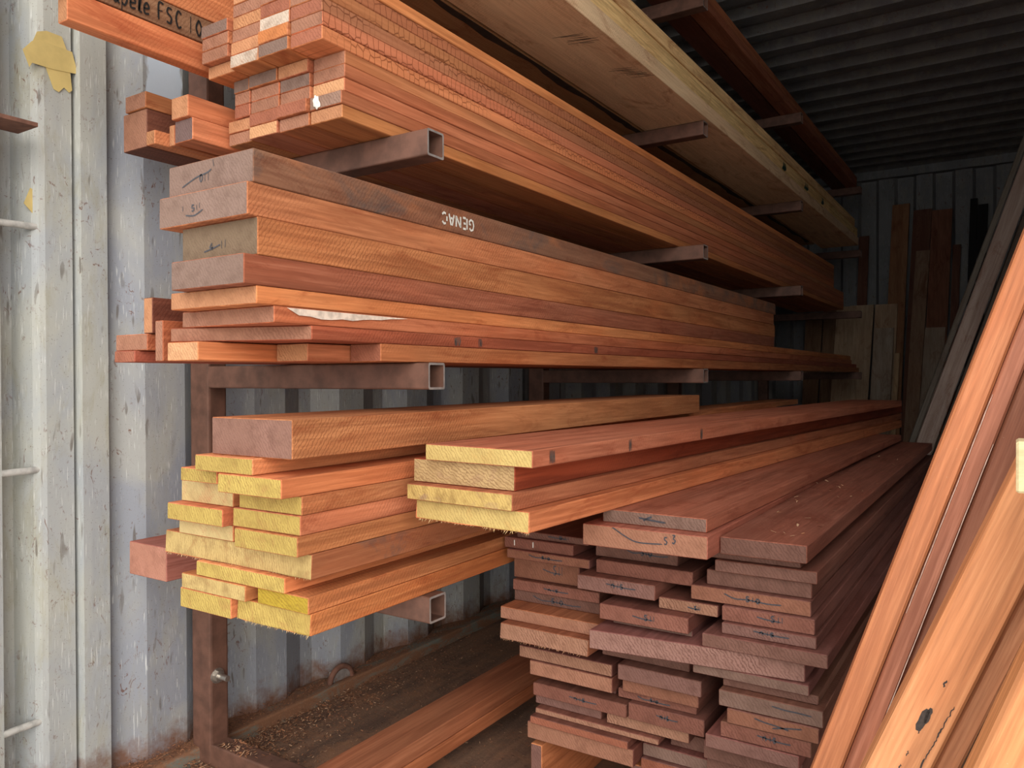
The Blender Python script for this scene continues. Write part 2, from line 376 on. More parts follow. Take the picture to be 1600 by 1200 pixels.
def corr(a0, a1, segs, start):
    """segs: (length, depth) flats with slopes between; returns profile"""
    pts = []; a = start; i = 0
    while a < a1+.5:
        ln, d = segs[i % len(segs)]
        for q in (a, a+ln[0]): 
            if a0 <= q <= a1: pts.append((q, d))
        a += ln[0]+ln[1]; i += 1
    pts = [(a0, pts[0][1])]+pts+[(a1, pts[-1][1])]
    return pts
side = corr(YF, YB, [((.095, .077), 0.0), ((.042, .073), -.036)], .978-.287*1)
sheet('wall_left', [(y, XL+d) for y, d in side], (lambda a, b, t: (b, a, t), -.02, CEIL, 12), M_WALL)
sheet('wall_right', [(y, XR-d) for y, d in side], (lambda a, b, t: (b, a, t), -.02, CEIL, 12), M_WALL)
rear = corr(XL-.04, XR+.04, [((.105, .018), 0.0), ((.105, .022), .036)], -2.105)
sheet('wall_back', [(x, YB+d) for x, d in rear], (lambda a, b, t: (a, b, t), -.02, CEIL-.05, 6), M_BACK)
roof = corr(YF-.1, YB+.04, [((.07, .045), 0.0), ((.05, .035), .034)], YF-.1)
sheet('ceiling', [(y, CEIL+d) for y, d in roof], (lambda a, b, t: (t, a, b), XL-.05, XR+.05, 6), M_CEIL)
bm = bmesh.new(); box(bm, XL-.03, XR+.03, YB-.05, YB+.03, CEIL-.062, CEIL+.0, 0, .004); structure(mesh_obj('trim_1', bm, M_BACK))
rail_mat, n, b = mat_new('grey_green_rail'); N = NB(n); v = N.obj(rand=False)
c = N.mix(N.ramp(N.noise(N.map(v, (1, .3, 1)), 15, 6, .75, .8), .40, .52), (.175, .18, .145, 1), (.22, .10, .05, 1))
c = N.mix(N.ramp(N.noise(v, 240, 2), .55, .66, 0, .8), c, (.30, .14, .07, 1)); N.link(c, b.inputs['Base Color']); b.inputs['Roughness'].default_value = .9
bm = bmesh.new(); box(bm, XL-.03, XL+.045, YF, YB, -.02, .034, 0, .006); structure(mesh_obj('baseboard_left', bm, rail_mat))
bm = bmesh.new(); box(bm, XR-.045, XR+.03, YF, YB, -.02, .034, 0, .006); structure(mesh_obj('baseboard_right', bm, bpy.data.materials['grey_green_rail']))
for nm_, xa, xb in (('trim_6', XL-.06, XL+.03), ('trim_7', XR-.03, XR+.06)):  # unseen top side rails, added to close light gaps under the roof
    bm = bmesh.new(); box(bm, xa, xb, YF-.1, YB+.03, CEIL-.055, CEIL+.045, 0, .004); structure(mesh_obj(nm_, bm, M_BACK))
# door header across the front of the container and its corner posts
bm = bmesh.new(); box(bm, XL-.12, XR+.12, .66, YF+.02, CEIL-.02, CEIL+.12, 0, .005); structure(mesh_obj('trim_2', bm, M_POST))
def corner_post(name, sgn, X):
    prof = [(.60, .02), (.60, -.03), (.706, -.03), (.711, -.045), (.711, -.085), (.752, -.085), (.768, -.036), (.776, -.025), (.785, -.022), (.836, -.022), (.838, -.034), (.845, -.034), (.848, -.006), (.900, -.006)]
    o = sheet(name, [(y, X+sgn*d) for y, d in prof], (lambda a, b, t: (b, a, t), -.15, CEIL+.1, 10), M_POST, .004)
    return o
corner_post('trim_3', 1, XL); corner_post('trim_4', -1, XR)
# timber floor of the container, door sill and the yard outside
m, n, b = mat_new('container_plywood_floor'); N = NB(n); v = N.obj(rand=False)
c = N.mix(N.ramp(N.noise(N.map(v, (1, .12, 1)), 22, 5, .65), .38, .64), (.25, .135, .080, 1), (.12, .068, .045, 1))
c = N.mix(N.ramp(N.noise(v, 9, 6, .7, .8), .48, .68, 0, .75), c, (.33, .155, .078, 1))
c = N.mix(N.ramp(N.noise(v, 330, 2), .56, .70, 0, .7), c, (.36, .19, .10, 1))
N.link(c, b.inputs['Base Color']); b.inputs['Roughness'].default_value = .85; N.bump(N.noise(v, 130, 4), .4, .003, b)
bm = bmesh.new(); box(bm, XL-.03, XR+.03, YF-.02, YB+.03, -.03, 0); structure(mesh_obj('floor', bm, m))
bm = bmesh.new(); box(bm, XL-.12, XR+.12, .62, YF-.02, -.15, .0, 0, .004); structure(mesh_obj('trim_5', bm, M_POST))
m, n, b = mat_new('concrete_yard'); N = NB(n); v = N.obj(rand=False)
c = N.mix(N.ramp(N.noise(v, 3, 6), .4, .65), (.58, .56, .53, 1), (.48, .46, .43, 1)); N.link(c, b.inputs['Base Color']); b.inputs['Roughness'].default_value = .9
bm = bmesh.new(); box(bm, -14, 14, -16, 9, -.35, -.152); structure(mesh_obj('ground', bm, m))

# ============================================================ steel cantilever rack
M_PRIMER = plain_mat('red_oxide_primer', (.150, .070, .046), .6, noise=.7, scale=26)
M_RAW = plain_mat('bare_steel', (.36, .31, .28), .5, .3, noise=.5, scale=60)
M_BOLT = plain_mat('zinc_bolt', (.62, .58, .52), .3, .9, noise=.25, scale=60)
ARM_Y = [1.074, 2.523, 3.930, 5.683]; ARM_W = .047; ARM_H = .048; ARM_T = [.470, .8866, 1.3016, 1.7137, 2.1406]; ARM_X0, ARM_X1 = -1.490, -.870
def tube_x(bm, x0, x1, y0, y1, z0, z1, wall=.004, bev=.004):
    """square hollow section along x, open at x1"""
    def ring(x, i, rr):
        y_0, y_1, z_0, z_1 = y0+i, y1-i, z0+i, z1-i; pts = []
        for cy, cz, a0 in ((y_1-rr, z_1-rr, 0), (y_0+rr, z_1-rr, 90), (y_0+rr, z_0+rr, 180), (y_1-rr, z_0+rr, 270)):
            for k in range(4):
                a = math.radians(a0+30*k); pts.append(bm.verts.new((x, cy+rr*math.cos(a), cz+rr*math.sin(a))))
        return pts
    o0, o1 = ring(x0, 0, bev), ring(x1, 0, bev); i1, i0 = ring(x1, wall, bev*.6), ring(x0+.02, wall, bev*.6)
    q = len(o0)
    for A, B2, mi in ((o0, o1, 0), (o1, i1, 1), (i1, i0, 0)):
        for k in range(q): bm.faces.new((A[k], A[(k+1) % q], B2[(k+1) % q], B2[k])).material_index = mi
    bm.faces.new(o0); bm.faces.new(i0); bmesh.ops.recalc_face_normals(bm, faces=bm.faces)
def cyl(bm, p, d, r, L, seg=16, mi=0):
    d = Vector(d).normalized(); a = d.orthogonal().normalized(); b2 = d.cross(a); p = Vector(p)
    A = [bm.verts.new(p+a*math.cos(2*math.pi*k/seg)*r+b2*math.sin(2*math.pi*k/seg)*r) for k in range(seg)]
    B2 = [bm.verts.new(v2.co+d*L) for v2 in A]
    for k in range(seg): bm.faces.new((A[k], A[(k+1) % seg], B2[(k+1) % seg], B2[k])).material_index = mi
    bm.faces.new(A).material_index = mi; bm.faces.new(B2).material_index = mi
    bmesh.ops.recalc_face_normals(bm, faces=bm.faces)
def make_upright():
    root = link(bpy.data.objects.new('rack_upright', None)); root.empty_display_size = .2
    bm = bmesh.new(); box(bm, -1.556, -1.490, 0, ARM_W, .001, 2.30, 0, .005); mesh_obj('post', bm, M_PRIMER, root)
    for zt in ARM_T:
        bm = bmesh.new(); tube_x(bm, ARM_X0-.001, ARM_X1, 0, ARM_W, zt-ARM_H, zt)
        a = mesh_obj('arm', bm, [M_PRIMER, M_RAW], root)
    bm = bmesh.new(); tube_x(bm, ARM_X0-.001, -.90, 0, ARM_W, .001, .050); mesh_obj('foot', bm, [M_PRIMER, M_RAW], root)
    bm = bmesh.new(); cyl(bm, (-1.4905, .018, .198), (1, 0, 0), .017, .002); cyl(bm, (-1.489, .018, .198), (1, 0, 0), .0125, .010, 6); cyl(bm, (-1.48, .018, .198), (1, 0, 0), .0065, .026)
    mesh_obj('bolt', bm, M_BOLT, root)
    return root
upr = make_upright()
ul = ['rust-red steel rack upright with open-ended arms, nearest the container doorway', 'rust-red steel rack upright with arms, second from the doorway',
      'rust-red steel rack upright with arms, third from the doorway', 'rust-red steel rack upright with arms, deepest by the rear wall']
for i, y in enumerate(ARM_Y):
    if i == 0: r_ = upr
    else:
        r_ = upr.copy(); link(r_)
        for ch in upr.children: q = ch.copy(); link(q); q.parent = r_
    r_.location = (0, y, 0); tag(r_, ul[i], 'rack', 'cantilever rack uprights')

# ============================================================ boards on the rack and in the stacks
# rows: key, x left, x right, y front, y back, z bottom, z top, yaw deg, skew, tint, end finish, timber, label, group, extras
BEAR_Z = 0.1401
E2_TOP = 0.5956
BOARDS = [
('S1', -1.0983, -0.9, 0.7237, 3.574, 1.1368, 1.185, 0, 0, 'greybrown', 'grey', 'greystain', 'weathered grey-brown slab with stencilled white letters, topmost on the middle shelf', 'thick slabs stacked on the middle shelf', {'scrib': 1, 'mark': 'genac'}),
('S2', -1.1081, -0.9, 0.7139, 3.541, 1.0896, 1.1368, 0, 0, 'sapbright', 'grey', 'rough', 'orange slab with protruding grey end, second from top on the middle shelf', 'thick slabs stacked on the middle shelf', {'scrib': 2}),
('S3', -1.0755, -0.9, 0.7304, 3.563, 1.0351, 1.0896, 0, 0, 'sap', 'greyol', 'rough', 'orange slab with recessed olive-grey end, third from top on the middle shelf', 'thick slabs stacked on the middle shelf', {'scrib': 3}),
('S4', -1.0687, -0.9, 0.7064, 3.552, 0.9921, 1.0351, 0, 0, 'sapdull', 'grey', 'rough', 'dull red-brown slab with plain dark grey end, fourth on the middle shelf', 'thick slabs stacked on the middle shelf', {}),
('S5', -1.1025, -0.9, 0.7287, 5.475, 0.9658, 0.9921, 0, 0, 'sapbright', 'tan', 'sapele', 'bright orange board with tan end directly under the four grey-ended slabs', 'thick slabs stacked on the middle shelf', {}),
('S6', -1.119, -0.9, 0.7599, 5.523, 0.9405, 0.9658, 0, 0, 'sap', 'brown', 'sapele', 'orange board with a painted white sheen on its front edge, sixth on the middle shelf', 'thick slabs stacked on the middle shelf', {'smear': 1}),
('S7', -1.135, -0.9, 0.8302, 5.696, 0.9182, 0.9405, 0, -0.082, 'sapred', 'brown', 'sapele', 'wide red-brown board with long pointed left end resting on the lowest boards', 'thick slabs stacked on the middle shelf', {'bands': [(0.36, 0.02), (0.44, 0.012), (0.95, 0.02)]}),
('B3', -0.9715, -0.9, 0.9836, 5.8, 0.8875, 0.9182, 0, 0, 'sap', 'red', 'sapele', 'long orange board with red end, lowest and nearest the aisle on the middle shelf', 'thick slabs stacked on the middle shelf', {}),
('B2', -1.0502, -0.974, 0.8895, 4.5, 0.8875, 0.9172, 0, 0, 'sapbright', 'sawn', 'sapele', 'short-faced orange board with sawn ridged end between its two neighbours on the shelf', 'small lengths at the bottom of the middle shelf', {}),
('B1', -1.1307, -1.052, 0.7406, 4.5, 0.8875, 0.9172, 0, 0, 'sapbright', 'rawlight', 'sapele', 'long orange board with pale speckled sawn end, left of the ridged end', 'small lengths at the bottom of the middle shelf', {}),
('V1', -1.1636, -1.142, 0.7402, 3, 0.8875, 0.9534, 0, 0, 'sapred', 'brown', 'sapele', 'narrow board standing on edge beside the pale speckled board end', 'small lengths at the bottom of the middle shelf', {}),
('H2', -1.3012, -1.24, 0.7523, 3, 0.8875, 0.9074, 0, 0, 'sapred', 'red', 'sapele', 'small red-ended batten, lower of the two poking out furthest left', 'small lengths at the bottom of the middle shelf', {}),
('H1', -1.3089, -1.215, 0.7591, 3, 0.9074, 0.9353, 0, 0, 'sap', 'brown', 'sapele', 'small brown batten, upper of the two poking out furthest left', 'small lengths at the bottom of the middle shelf', {}),
('V2', -1.2306, -1.205, 0.7625, 3, 0.9353, 0.9957, 0, 0, 'darkred', 'tan', 'sapele', 'tan-ended batten standing on edge upon the two leftmost battens', 'small lengths at the bottom of the middle shelf', {}),
('R_0', -1.034, -0.957, 0.9545, 5.556, 1.302, 1.3254, 0, 0, 'sapbright', 'tan', 'planed', 'tan-ended orange batten in the bundle, first from bottom of the right-hand column', 'square battens bundled on the upper shelf', {}),
('R_1', -1.034, -0.957, 0.9515, 5.556, 1.3254, 1.3488, 0, 0, 'sap', 'greysplit', 'planed', 'grey split-ended orange batten in the bundle, second from bottom of the right-hand column', 'square battens bundled on the upper shelf', {}),
('R_2', -1.034, -0.957, 0.9598, 5.556, 1.3488, 1.3722, 0, 0, 'sappink', 'rawlight', 'planed', 'pale-ended orange batten in the bundle, third from bottom of the right-hand column', 'square battens bundled on the upper shelf', {}),
('R_3', -1.034, -0.957, 0.9598, 5.556, 1.3722, 1.3956, 0, 0, 'sappink', 'brown', 'planed', 'brown-ended orange batten in the bundle, fourth from bottom of the right-hand column', 'square battens bundled on the upper shelf', {}),
('R_4', -1.034, -0.957, 0.962, 5.556, 1.3956, 1.419, 0, 0, 'sap', 'brown', 'planed', 'brown-ended orange batten in the bundle, fifth from bottom of the right-hand column', 'square battens bundled on the upper shelf', {}),
('R_5', -1.034, -0.957, 0.91, 5.228, 1.419, 1.4424, 0, 0, 'sapbright', 'red', 'stained', 'red-ended water-stained batten in the bundle, sixth from bottom of the right-hand column', 'square battens bundled on the upper shelf', {}),
('R_6', -1.034, -0.957, 0.91, 5.228, 1.4424, 1.4658, 0, 0, 'sap', 'brown', 'stained', 'brown-ended water-stained batten in the bundle, seventh from bottom of the right-hand column', 'square battens bundled on the upper shelf', {}),
('R_7', -1.034, -0.957, 0.91, 5.228, 1.4658, 1.4892, 0, 0, 'sapdull', 'red', 'stained', 'red-ended water-stained batten in the bundle, eighth from bottom of the right-hand column', 'square battens bundled on the upper shelf', {}),
('R_8', -1.034, -0.957, 0.91, 5.228, 1.4892, 1.5126, 0, 0, 'sap', 'brown', 'stained', 'brown-ended water-stained batten in the bundle, ninth from bottom of the right-hand column', 'square battens bundled on the upper shelf', {}),
('R_9', -1.034, -0.957, 0.91, 5.228, 1.5126, 1.536, 0, 0, 'sapdull', 'tan', 'stained', 'tan-ended water-stained batten in the bundle, tenth from bottom of the right-hand column', 'square battens bundled on the upper shelf', {}),
('R_10', -1.034, -0.957, 0.9114, 5.228, 1.536, 1.5594, 0, 0, 'sapbright', 'tan', 'planed', 'tan-ended orange batten in the bundle, eleventh from bottom of the right-hand column', 'square battens bundled on the upper shelf', {}),
('M_0', -1.113, -1.036, 0.9535, 5.6, 1.302, 1.3254, 0, 0, 'sap', 'brown', 'sapele', 'brown-ended batten in the bundle, first from bottom of the second column', 'square battens bundled on the upper shelf', {}),
('M_1', -1.113, -1.036, 0.9461, 5.6, 1.3254, 1.3488, 0, 0, 'sap', 'red', 'sapele', 'red-ended batten in the bundle, second from bottom of the second column', 'square battens bundled on the upper shelf', {}),
('M_2', -1.113, -1.036, 0.9549, 5.6, 1.3488, 1.3722, 0, 0, 'sap', 'brown', 'sapele', 'brown-ended batten in the bundle, third from bottom of the second column', 'square battens bundled on the upper shelf', {}),
('M_3', -1.113, -1.036, 0.9549, 5.6, 1.3722, 1.3956, 0, 0, 'sap', 'grey', 'sapele', 'grey-ended batten in the bundle, fourth from bottom of the second column', 'square battens bundled on the upper shelf', {}),
('M_4', -1.113, -1.036, 0.9505, 5.6, 1.3956, 1.419, 0, 0, 'sap', 'tan', 'sapele', 'tan-ended batten in the bundle, fifth from bottom of the second column', 'square battens bundled on the upper shelf', {}),
('M_5', -1.113, -1.036, 0.9061, 5.6, 1.419, 1.4424, 0, 0, 'sap', 'grey', 'sapele', 'grey-ended batten in the bundle, sixth from bottom of the second column', 'square battens bundled on the upper shelf', {}),
('M_6', -1.113, -1.036, 0.9054, 5.6, 1.4424, 1.4658, 0, 0, 'sap', 'orange', 'sapele', 'orange-ended batten in the bundle, seventh from bottom of the second column', 'square battens bundled on the upper shelf', {}),
('M_7', -1.113, -1.036, 0.9103, 5.6, 1.4658, 1.4892, 0, 0, 'sap', 'white', 'sapele', 'white-daubed batten in the bundle, eighth from bottom of the second column', 'square battens bundled on the upper shelf', {}),
('M_8', -1.113, -1.036, 0.9117, 5.6, 1.4892, 1.5126, 0, 0, 'sap', 'red', 'sapele', 'red-ended batten in the bundle, ninth from bottom of the second column', 'square battens bundled on the upper shelf', {}),
('M_9', -1.113, -1.036, 0.9117, 5.6, 1.5126, 1.536, 0, 0, 'sap', 'brown', 'sapele', 'brown-ended batten in the bundle, tenth from bottom of the second column', 'square battens bundled on the upper shelf', {}),
('M_10', -1.113, -1.036, 0.9117, 5.6, 1.536, 1.5594, 0, 0, 'sap', 'tan', 'sapele', 'tan-ended batten in the bundle, eleventh from bottom of the second column', 'square battens bundled on the upper shelf', {}),
('N_0', -1.192, -1.115, 0.9501, 5.6, 1.302, 1.3254, 0, 0, 'sap', 'rawlight', 'sapele', 'pale-ended batten in the bundle, first from bottom of the third column', 'square battens bundled on the upper shelf', {}),
('N_1', -1.192, -1.115, 0.9501, 5.6, 1.3254, 1.3488, 0, 0, 'sap', 'red', 'sapele', 'red-ended batten in the bundle, second from bottom of the third column', 'square battens bundled on the upper shelf', {}),
('N_2', -1.192, -1.115, 0.9531, 5.6, 1.3488, 1.3722, 0, 0, 'sap', 'brown', 'sapele', 'brown-ended batten in the bundle, third from bottom of the third column', 'square battens bundled on the upper shelf', {}),
('N_3', -1.192, -1.115, 0.9545, 5.6, 1.3722, 1.3956, 0, 0, 'sap', 'brown', 'sapele', 'brown-ended batten in the bundle, fourth from bottom of the third column', 'square battens bundled on the upper shelf', {}),
('N_4', -1.192, -1.115, 0.9487, 5.6, 1.3956, 1.419, 0, 0, 'sap', 'grey', 'sapele', 'grey-ended batten in the bundle, fifth from bottom of the third column', 'square battens bundled on the upper shelf', {}),
('N_5', -1.192, -1.115, 0.909, 5.6, 1.419, 1.4424, 0, 0, 'sap', 'white', 'sapele', 'white-daubed batten in the bundle, sixth from bottom of the third column', 'square battens bundled on the upper shelf', {}),
('N_6', -1.192, -1.115, 0.9104, 5.6, 1.4424, 1.4658, 0, 0, 'sap', 'tan', 'sapele', 'tan-ended batten in the bundle, seventh from bottom of the third column', 'square battens bundled on the upper shelf', {}),
('N_7', -1.192, -1.115, 0.9132, 5.6, 1.4658, 1.4892, 0, 0, 'sap', 'brown', 'sapele', 'brown-ended batten in the bundle, eighth from bottom of the third column', 'square battens bundled on the upper shelf', {}),
('N_8', -1.192, -1.115, 0.9146, 5.6, 1.4892, 1.5126, 0, 0, 'sap', 'sawn', 'sapele', 'ridged-end batten in the bundle, ninth from bottom of the third column', 'square battens bundled on the upper shelf', {}),
('N_9', -1.192, -1.115, 0.9159, 5.6, 1.5126, 1.536, 0, 0, 'sap', 'brown', 'sapele', 'brown-ended batten in the bundle, tenth from bottom of the third column', 'square battens bundled on the upper shelf', {}),
('N_10', -1.192, -1.115, 0.9159, 5.6, 1.536, 1.5594, 0, 0, 'sap', 'tan', 'sapele', 'tan-ended batten in the bundle, eleventh from bottom of the third column', 'square battens bundled on the upper shelf', {}),
('L_0', -1.262, -1.194, 0.9587, 5.6, 1.302, 1.3254, 0, 0, 'sap', 'brown', 'sapele', 'brown-ended batten in the bundle, first from bottom of the fourth column', 'square battens bundled on the upper shelf', {}),
('L_1', -1.262, -1.194, 0.9573, 5.6, 1.3254, 1.3488, 0, 0, 'sap', 'tan', 'sapele', 'tan-ended batten in the bundle, second from bottom of the fourth column', 'square battens bundled on the upper shelf', {}),
('L_2', -1.238, -1.194, 0.9529, 5.6, 1.3488, 1.3722, 0, 0, 'sap', 'red', 'sapele', 'red-ended batten in the bundle, third from bottom of the fourth column', 'square battens bundled on the upper shelf', {}),
('L_3', -1.238, -1.194, 0.9529, 5.6, 1.3722, 1.3956, 0, 0, 'sap', 'brown', 'sapele', 'brown-ended batten in the bundle, fourth from bottom of the fourth column', 'square battens bundled on the upper shelf', {}),
('L_4', -1.238, -1.194, 0.9515, 5.6, 1.3956, 1.419, 0, 0, 'sap', 'grey', 'sapele', 'grey-ended batten in the bundle, fifth from bottom of the fourth column', 'square battens bundled on the upper shelf', {}),
('L_5', -1.27, -1.194, 0.9202, 5.6, 1.419, 1.4424, 0, 0, 'sap', 'tan', 'sapele', 'tan-ended batten in the bundle, sixth from bottom of the fourth column', 'square battens bundled on the upper shelf', {}),
('L_6', -1.27, -1.194, 0.9064, 5.6, 1.4424, 1.4658, 0, 0, 'sap', 'brown', 'sapele', 'brown-ended batten in the bundle, seventh from bottom of the fourth column', 'square battens bundled on the upper shelf', {}),
('L_7', -1.27, -1.194, 0.9064, 5.6, 1.4658, 1.4892, 0, 0, 'sap', 'brown', 'sapele', 'brown-ended batten in the bundle, eighth from bottom of the fourth column', 'square battens bundled on the upper shelf', {}),
('L_8', -1.27, -1.194, 0.9051, 5.6, 1.4892, 1.5126, 0, 0, 'sap', 'grey', 'sapele', 'grey-ended batten in the bundle, ninth from bottom of the fourth column', 'square battens bundled on the upper shelf', {}),
('G2', -1.4674, -1.388, 0.8704, 2.6, 1.302, 1.3756, 0, 0, 'darkred', 'brown', 'sapele', 'tall brown squared post end furthest left beside the wall', 'short ends poking out left of the batten bundle', {}),
('G1', -1.4543, -1.386, 0.8666, 2.6, 1.3756, 1.4072, 0, 0, 'sap', 'brown', 'sapele', 'orange-brown batten end sitting on the tall squared post at far left', 'short ends poking out left of the batten bundle', {}),
('G3', -1.386, -1.358, 0.8671, 2.6, 1.302, 1.3289, 0, 0, 'sapbright', 'sawn', 'sapele', 'little light orange batten end tucked against the tall post at lower right', 'short ends poking out left of the batten bundle', {}),
('G5', -1.3308, -1.276, 0.8903, 2.6, 1.302, 1.3442, 0, 0, 'sapbright', 'greydark', 'sapele', 'batten with dark grey end and orange side, beneath a tan-ended batten', 'short ends poking out left of the batten bundle', {}),
('G4', -1.33, -1.279, 0.883, 2.6, 1.3442, 1.3849, 0, 0, 'sapbright', 'tan', 'sapele', 'tan-ended batten with orange side lying on the dark grey ended one', 'short ends poking out left of the batten bundle', {}),
('G6', -1.356, -1.338, 0.8951, 2.6, 1.302, 1.3422, 0, 0, 'sap', 'tan', 'sapele', 'thin orange strip on edge left of the dark grey batten end', 'short ends poking out left of the batten bundle', {}),
('T1', -1.33, -1.3, 0.6772, 3.0, 1.447, 1.498, 0, 0, 'sapbright', 'sawn', 'sapele', 'light orange rail with ridged end, lowest of the long rails at top left', 'long rails above the left ends', {}),
('T2', -1.35, -1.303, 0.6, 3.0, 1.501, 1.548, 0, 0, 'greybrown', 'grey', 'sapele', 'grey-brown rail with black handwriting, on top of the light orange rail', 'long rails above the left ends', {'mark': 'sapele'}),
('T3', -1.36, -1.305, 0.62, 3.0, 1.55, 1.62, 0, 0, 'sapbright', 'brown', 'sapele', 'orange rail lying above the handwritten rail at the top left corner', 'long rails above the left ends', {}),
('P1', -1.083, -0.856, 1.0, 5.5, 1.7145, 1.765, 0, 0, 'pale', 'pale', 'pale', 'wide pale board with clean yellow edge, lowest nearest the aisle on its shelf', 'pale boards on the fourth shelf', {}),
('P2', -1.08, -0.866, 1.02, 5.52, 1.766, 1.826, 0, 0, 'palerough', 'pale', 'palerough', 'pale rough-edged board with small green marks, second up of the pale boards', 'pale boards on the fourth shelf', {'green': 1}),
('P3', -1.08, -0.862, 1.1, 5.4, 1.827, 1.87, 0, 0, 'palerough', 'pale', 'palerough', 'splintery pale board with frayed edge, topmost of the pale boards', 'pale boards on the fourth shelf', {'fuzz': 'right'}),
('P0', -1.33, -1.089, 0.95, 5.3, 1.7145, 1.76, 0, 0, 'tanbrown', 'pale', 'pale', 'brown board with bark-dark edge, left of the wide pale board underside', 'pale boards on the fourth shelf', {}),
('Q1', -0.968, -0.9, 1.3, 5.72, 2.1415, 2.176, 0, 0, 'sapdull', 'brown', 'sapele', 'lower outer brown board on the top shelf under the roof', 'boards on the top shelf under the roof', {}),
('Q2', -0.972, -0.906, 1.35, 5.75, 2.177, 2.218, 0, 0, 'sap', 'brown', 'sapele', 'upper outer orange-brown board on the top shelf under the roof', 'boards on the top shelf under the roof', {}),
('Q0', -1.056, -0.972, 1.3, 5.7, 2.1415, 2.176, 0, 0, 'darkred', 'brown', 'sapele', 'inner dark brown board on the top shelf, left of the outer pair', 'boards on the top shelf under the roof', {}),
('Y0', -1.0754, -0.888, 0.7809, 2.534, 0.7394, 0.7988, 0, 0, 'sapbright', 'grey2', 'rough', 'thick grey-ended beam lying on top of the yellow-ended boards', None, {}),
('Y1', -1.0952, -0.955, 0.7641, 4.25, 0.7138, 0.7394, 0, 0, 'sapbright', 'yellow', 'sapele', 'yellow-ended board directly beneath the thick grey-ended beam', 'yellow-ended boards on the low shelf', {}),
('Y3', -1.0336, -0.888, 0.7598, 3.8, 0.6842, 0.7138, 0, 0, 'sapbright', 'yellow', 'sapele', 'yellow-ended board with chipped corner, second layer down, aisle side', 'yellow-ended boards on the low shelf', {}),
('Y5', -1.0324, -0.888, 0.7981, 3.8, 0.6549, 0.6842, 0, 0, 'sapbright', 'yellow', 'sapele', 'yellow-ended board in the third layer down, aisle side, with olive end', 'yellow-ended boards on the low shelf', {}),
('Y7', -1.0439, -0.888, 0.7961, 3.8, 0.6247, 0.6549, 0, 0, 'sapbright', 'yellow', 'sapele', 'yellow-ended board in the fourth layer, aisle side, with pale ridged end', 'yellow-ended boards on the low shelf', {}),
('Y9', -1.0327, -0.888, 0.7899, 3.8, 0.5939, 0.6247, 0, 0, 'sapbright', 'yellow', 'sapele', 'yellow-ended board resting on the widest board, aisle side', 'yellow-ended boards on the low shelf', {}),
('Y10', -1.2571, -0.888, 0.8173, 3.8, 0.555, 0.5939, 0, 0, 'sapdull', 'yellowrough', 'greystain', 'widest yellow-ended board with ragged end spanning the whole stack', 'yellow-ended boards on the low shelf', {'fuzz': 'bottom'}),
('Y11', -1.1537, -0.935, 0.805, 3.8, 0.5301, 0.555, 0, 0, 'sapbright', 'yellow', 'sapele', 'olive-yellow ended board recessed just below the widest board', 'yellow-ended boards on the low shelf', {}),
('Y13', -1.0038, -0.888, 0.8097, 3.8, 0.5042, 0.5301, 0, 0, 'sapbright', 'mustard', 'sapele', 'mustard-ended board, second from bottom at the aisle side', 'yellow-ended boards on the low shelf', {}),
('Y15', -1.0595, -0.888, 0.8147, 3.8, 0.4705, 0.5042, 0, 0, 'sapbright', 'yellow', 'sapele', 'bright yellow-ended board at the bottom, aisle side', 'yellow-ended boards on the low shelf', {'fuzz': 'bottom'}),
('Y2', -1.1593, -1.064, 0.7814, 3.8, 0.6912, 0.7138, 0, 0, 'sapbright', 'yellow', 'sapele', 'yellow-ended board on the wall side, uppermost of its column', 'yellow-ended boards on the low shelf', {}),
('Y4', -1.2026, -1.064, 0.8126, 3.8, 0.65, 0.6912, 0, 0, 'sapbright', 'yellowpale', 'sapele', 'whitish-yellow ended board, second down on the wall side', 'yellow-ended boards on the low shelf', {}),
('Y6', -1.2119, -1.064, 0.7908, 3.8, 0.6212, 0.65, 0, 0, 'sapbright', 'yellow', 'sapele', 'bright yellow-ended board poking out furthest, wall side third down', 'yellow-ended boards on the low shelf', {}),
('Y8', -1.209, -1.064, 0.812, 3.8, 0.5939, 0.6212, 0, 0, 'sapbright', 'yellowpale', 'sapele', 'dull pale-yellow ended board just above the widest board, wall side', 'yellow-ended boards on the low shelf', {}),
('Y12', -1.1914, -1.0247, 0.803, 3.8, 0.5042, 0.5301, 0, 0, 'sapbright', 'yellowrough', 'sapele', 'brownish-yellow ridged end, second from bottom on the wall side', 'yellow-ended boards on the low shelf', {}),
('Y14', -1.197, -1.0615, 0.804, 3.8, 0.4705, 0.5042, 0, 0, 'sapbright', 'yellow', 'sapele', 'yellow-ended board at the bottom, wall side', 'yellow-ended boards on the low shelf', {}),
('K', -1.4838, -1.36, 0.8855, 3.2, 0.4705, 0.5361, 0, 0, 'pink', 'pinkend', 'sapele', 'laminated pinkish square block poking out by the wall beside the yellow ends', None, {}),
('D4', -0.8353, -0.6053, 0.982, 3.912, 0.6273, 0.6595, 3.5, 0, 'sapbright', 'yellowb', 'sapele', 'lowest of the four aslant boards, bright yellow sawn end with rounded corner', 'four boards lying aslant on the floor stack', {'fuzz': 'bottom'}),
('D3', -0.8441, -0.627, 0.97, 4.035, 0.6595, 0.6857, 3.5, 0, 'sapdull', 'yellowgrey', 'sapele', 'third of the four aslant boards, with greyish yellow stained end', 'four boards lying aslant on the floor stack', {}),
('D2', -0.8498, -0.6385, 0.995, 4.11, 0.6857, 0.725, 3.5, 0, 'sapdeep', 'yellowgrey2', 'sapele', 'second of the four aslant boards, ridged tan end and deep red side', 'four boards lying aslant on the floor stack', {}),
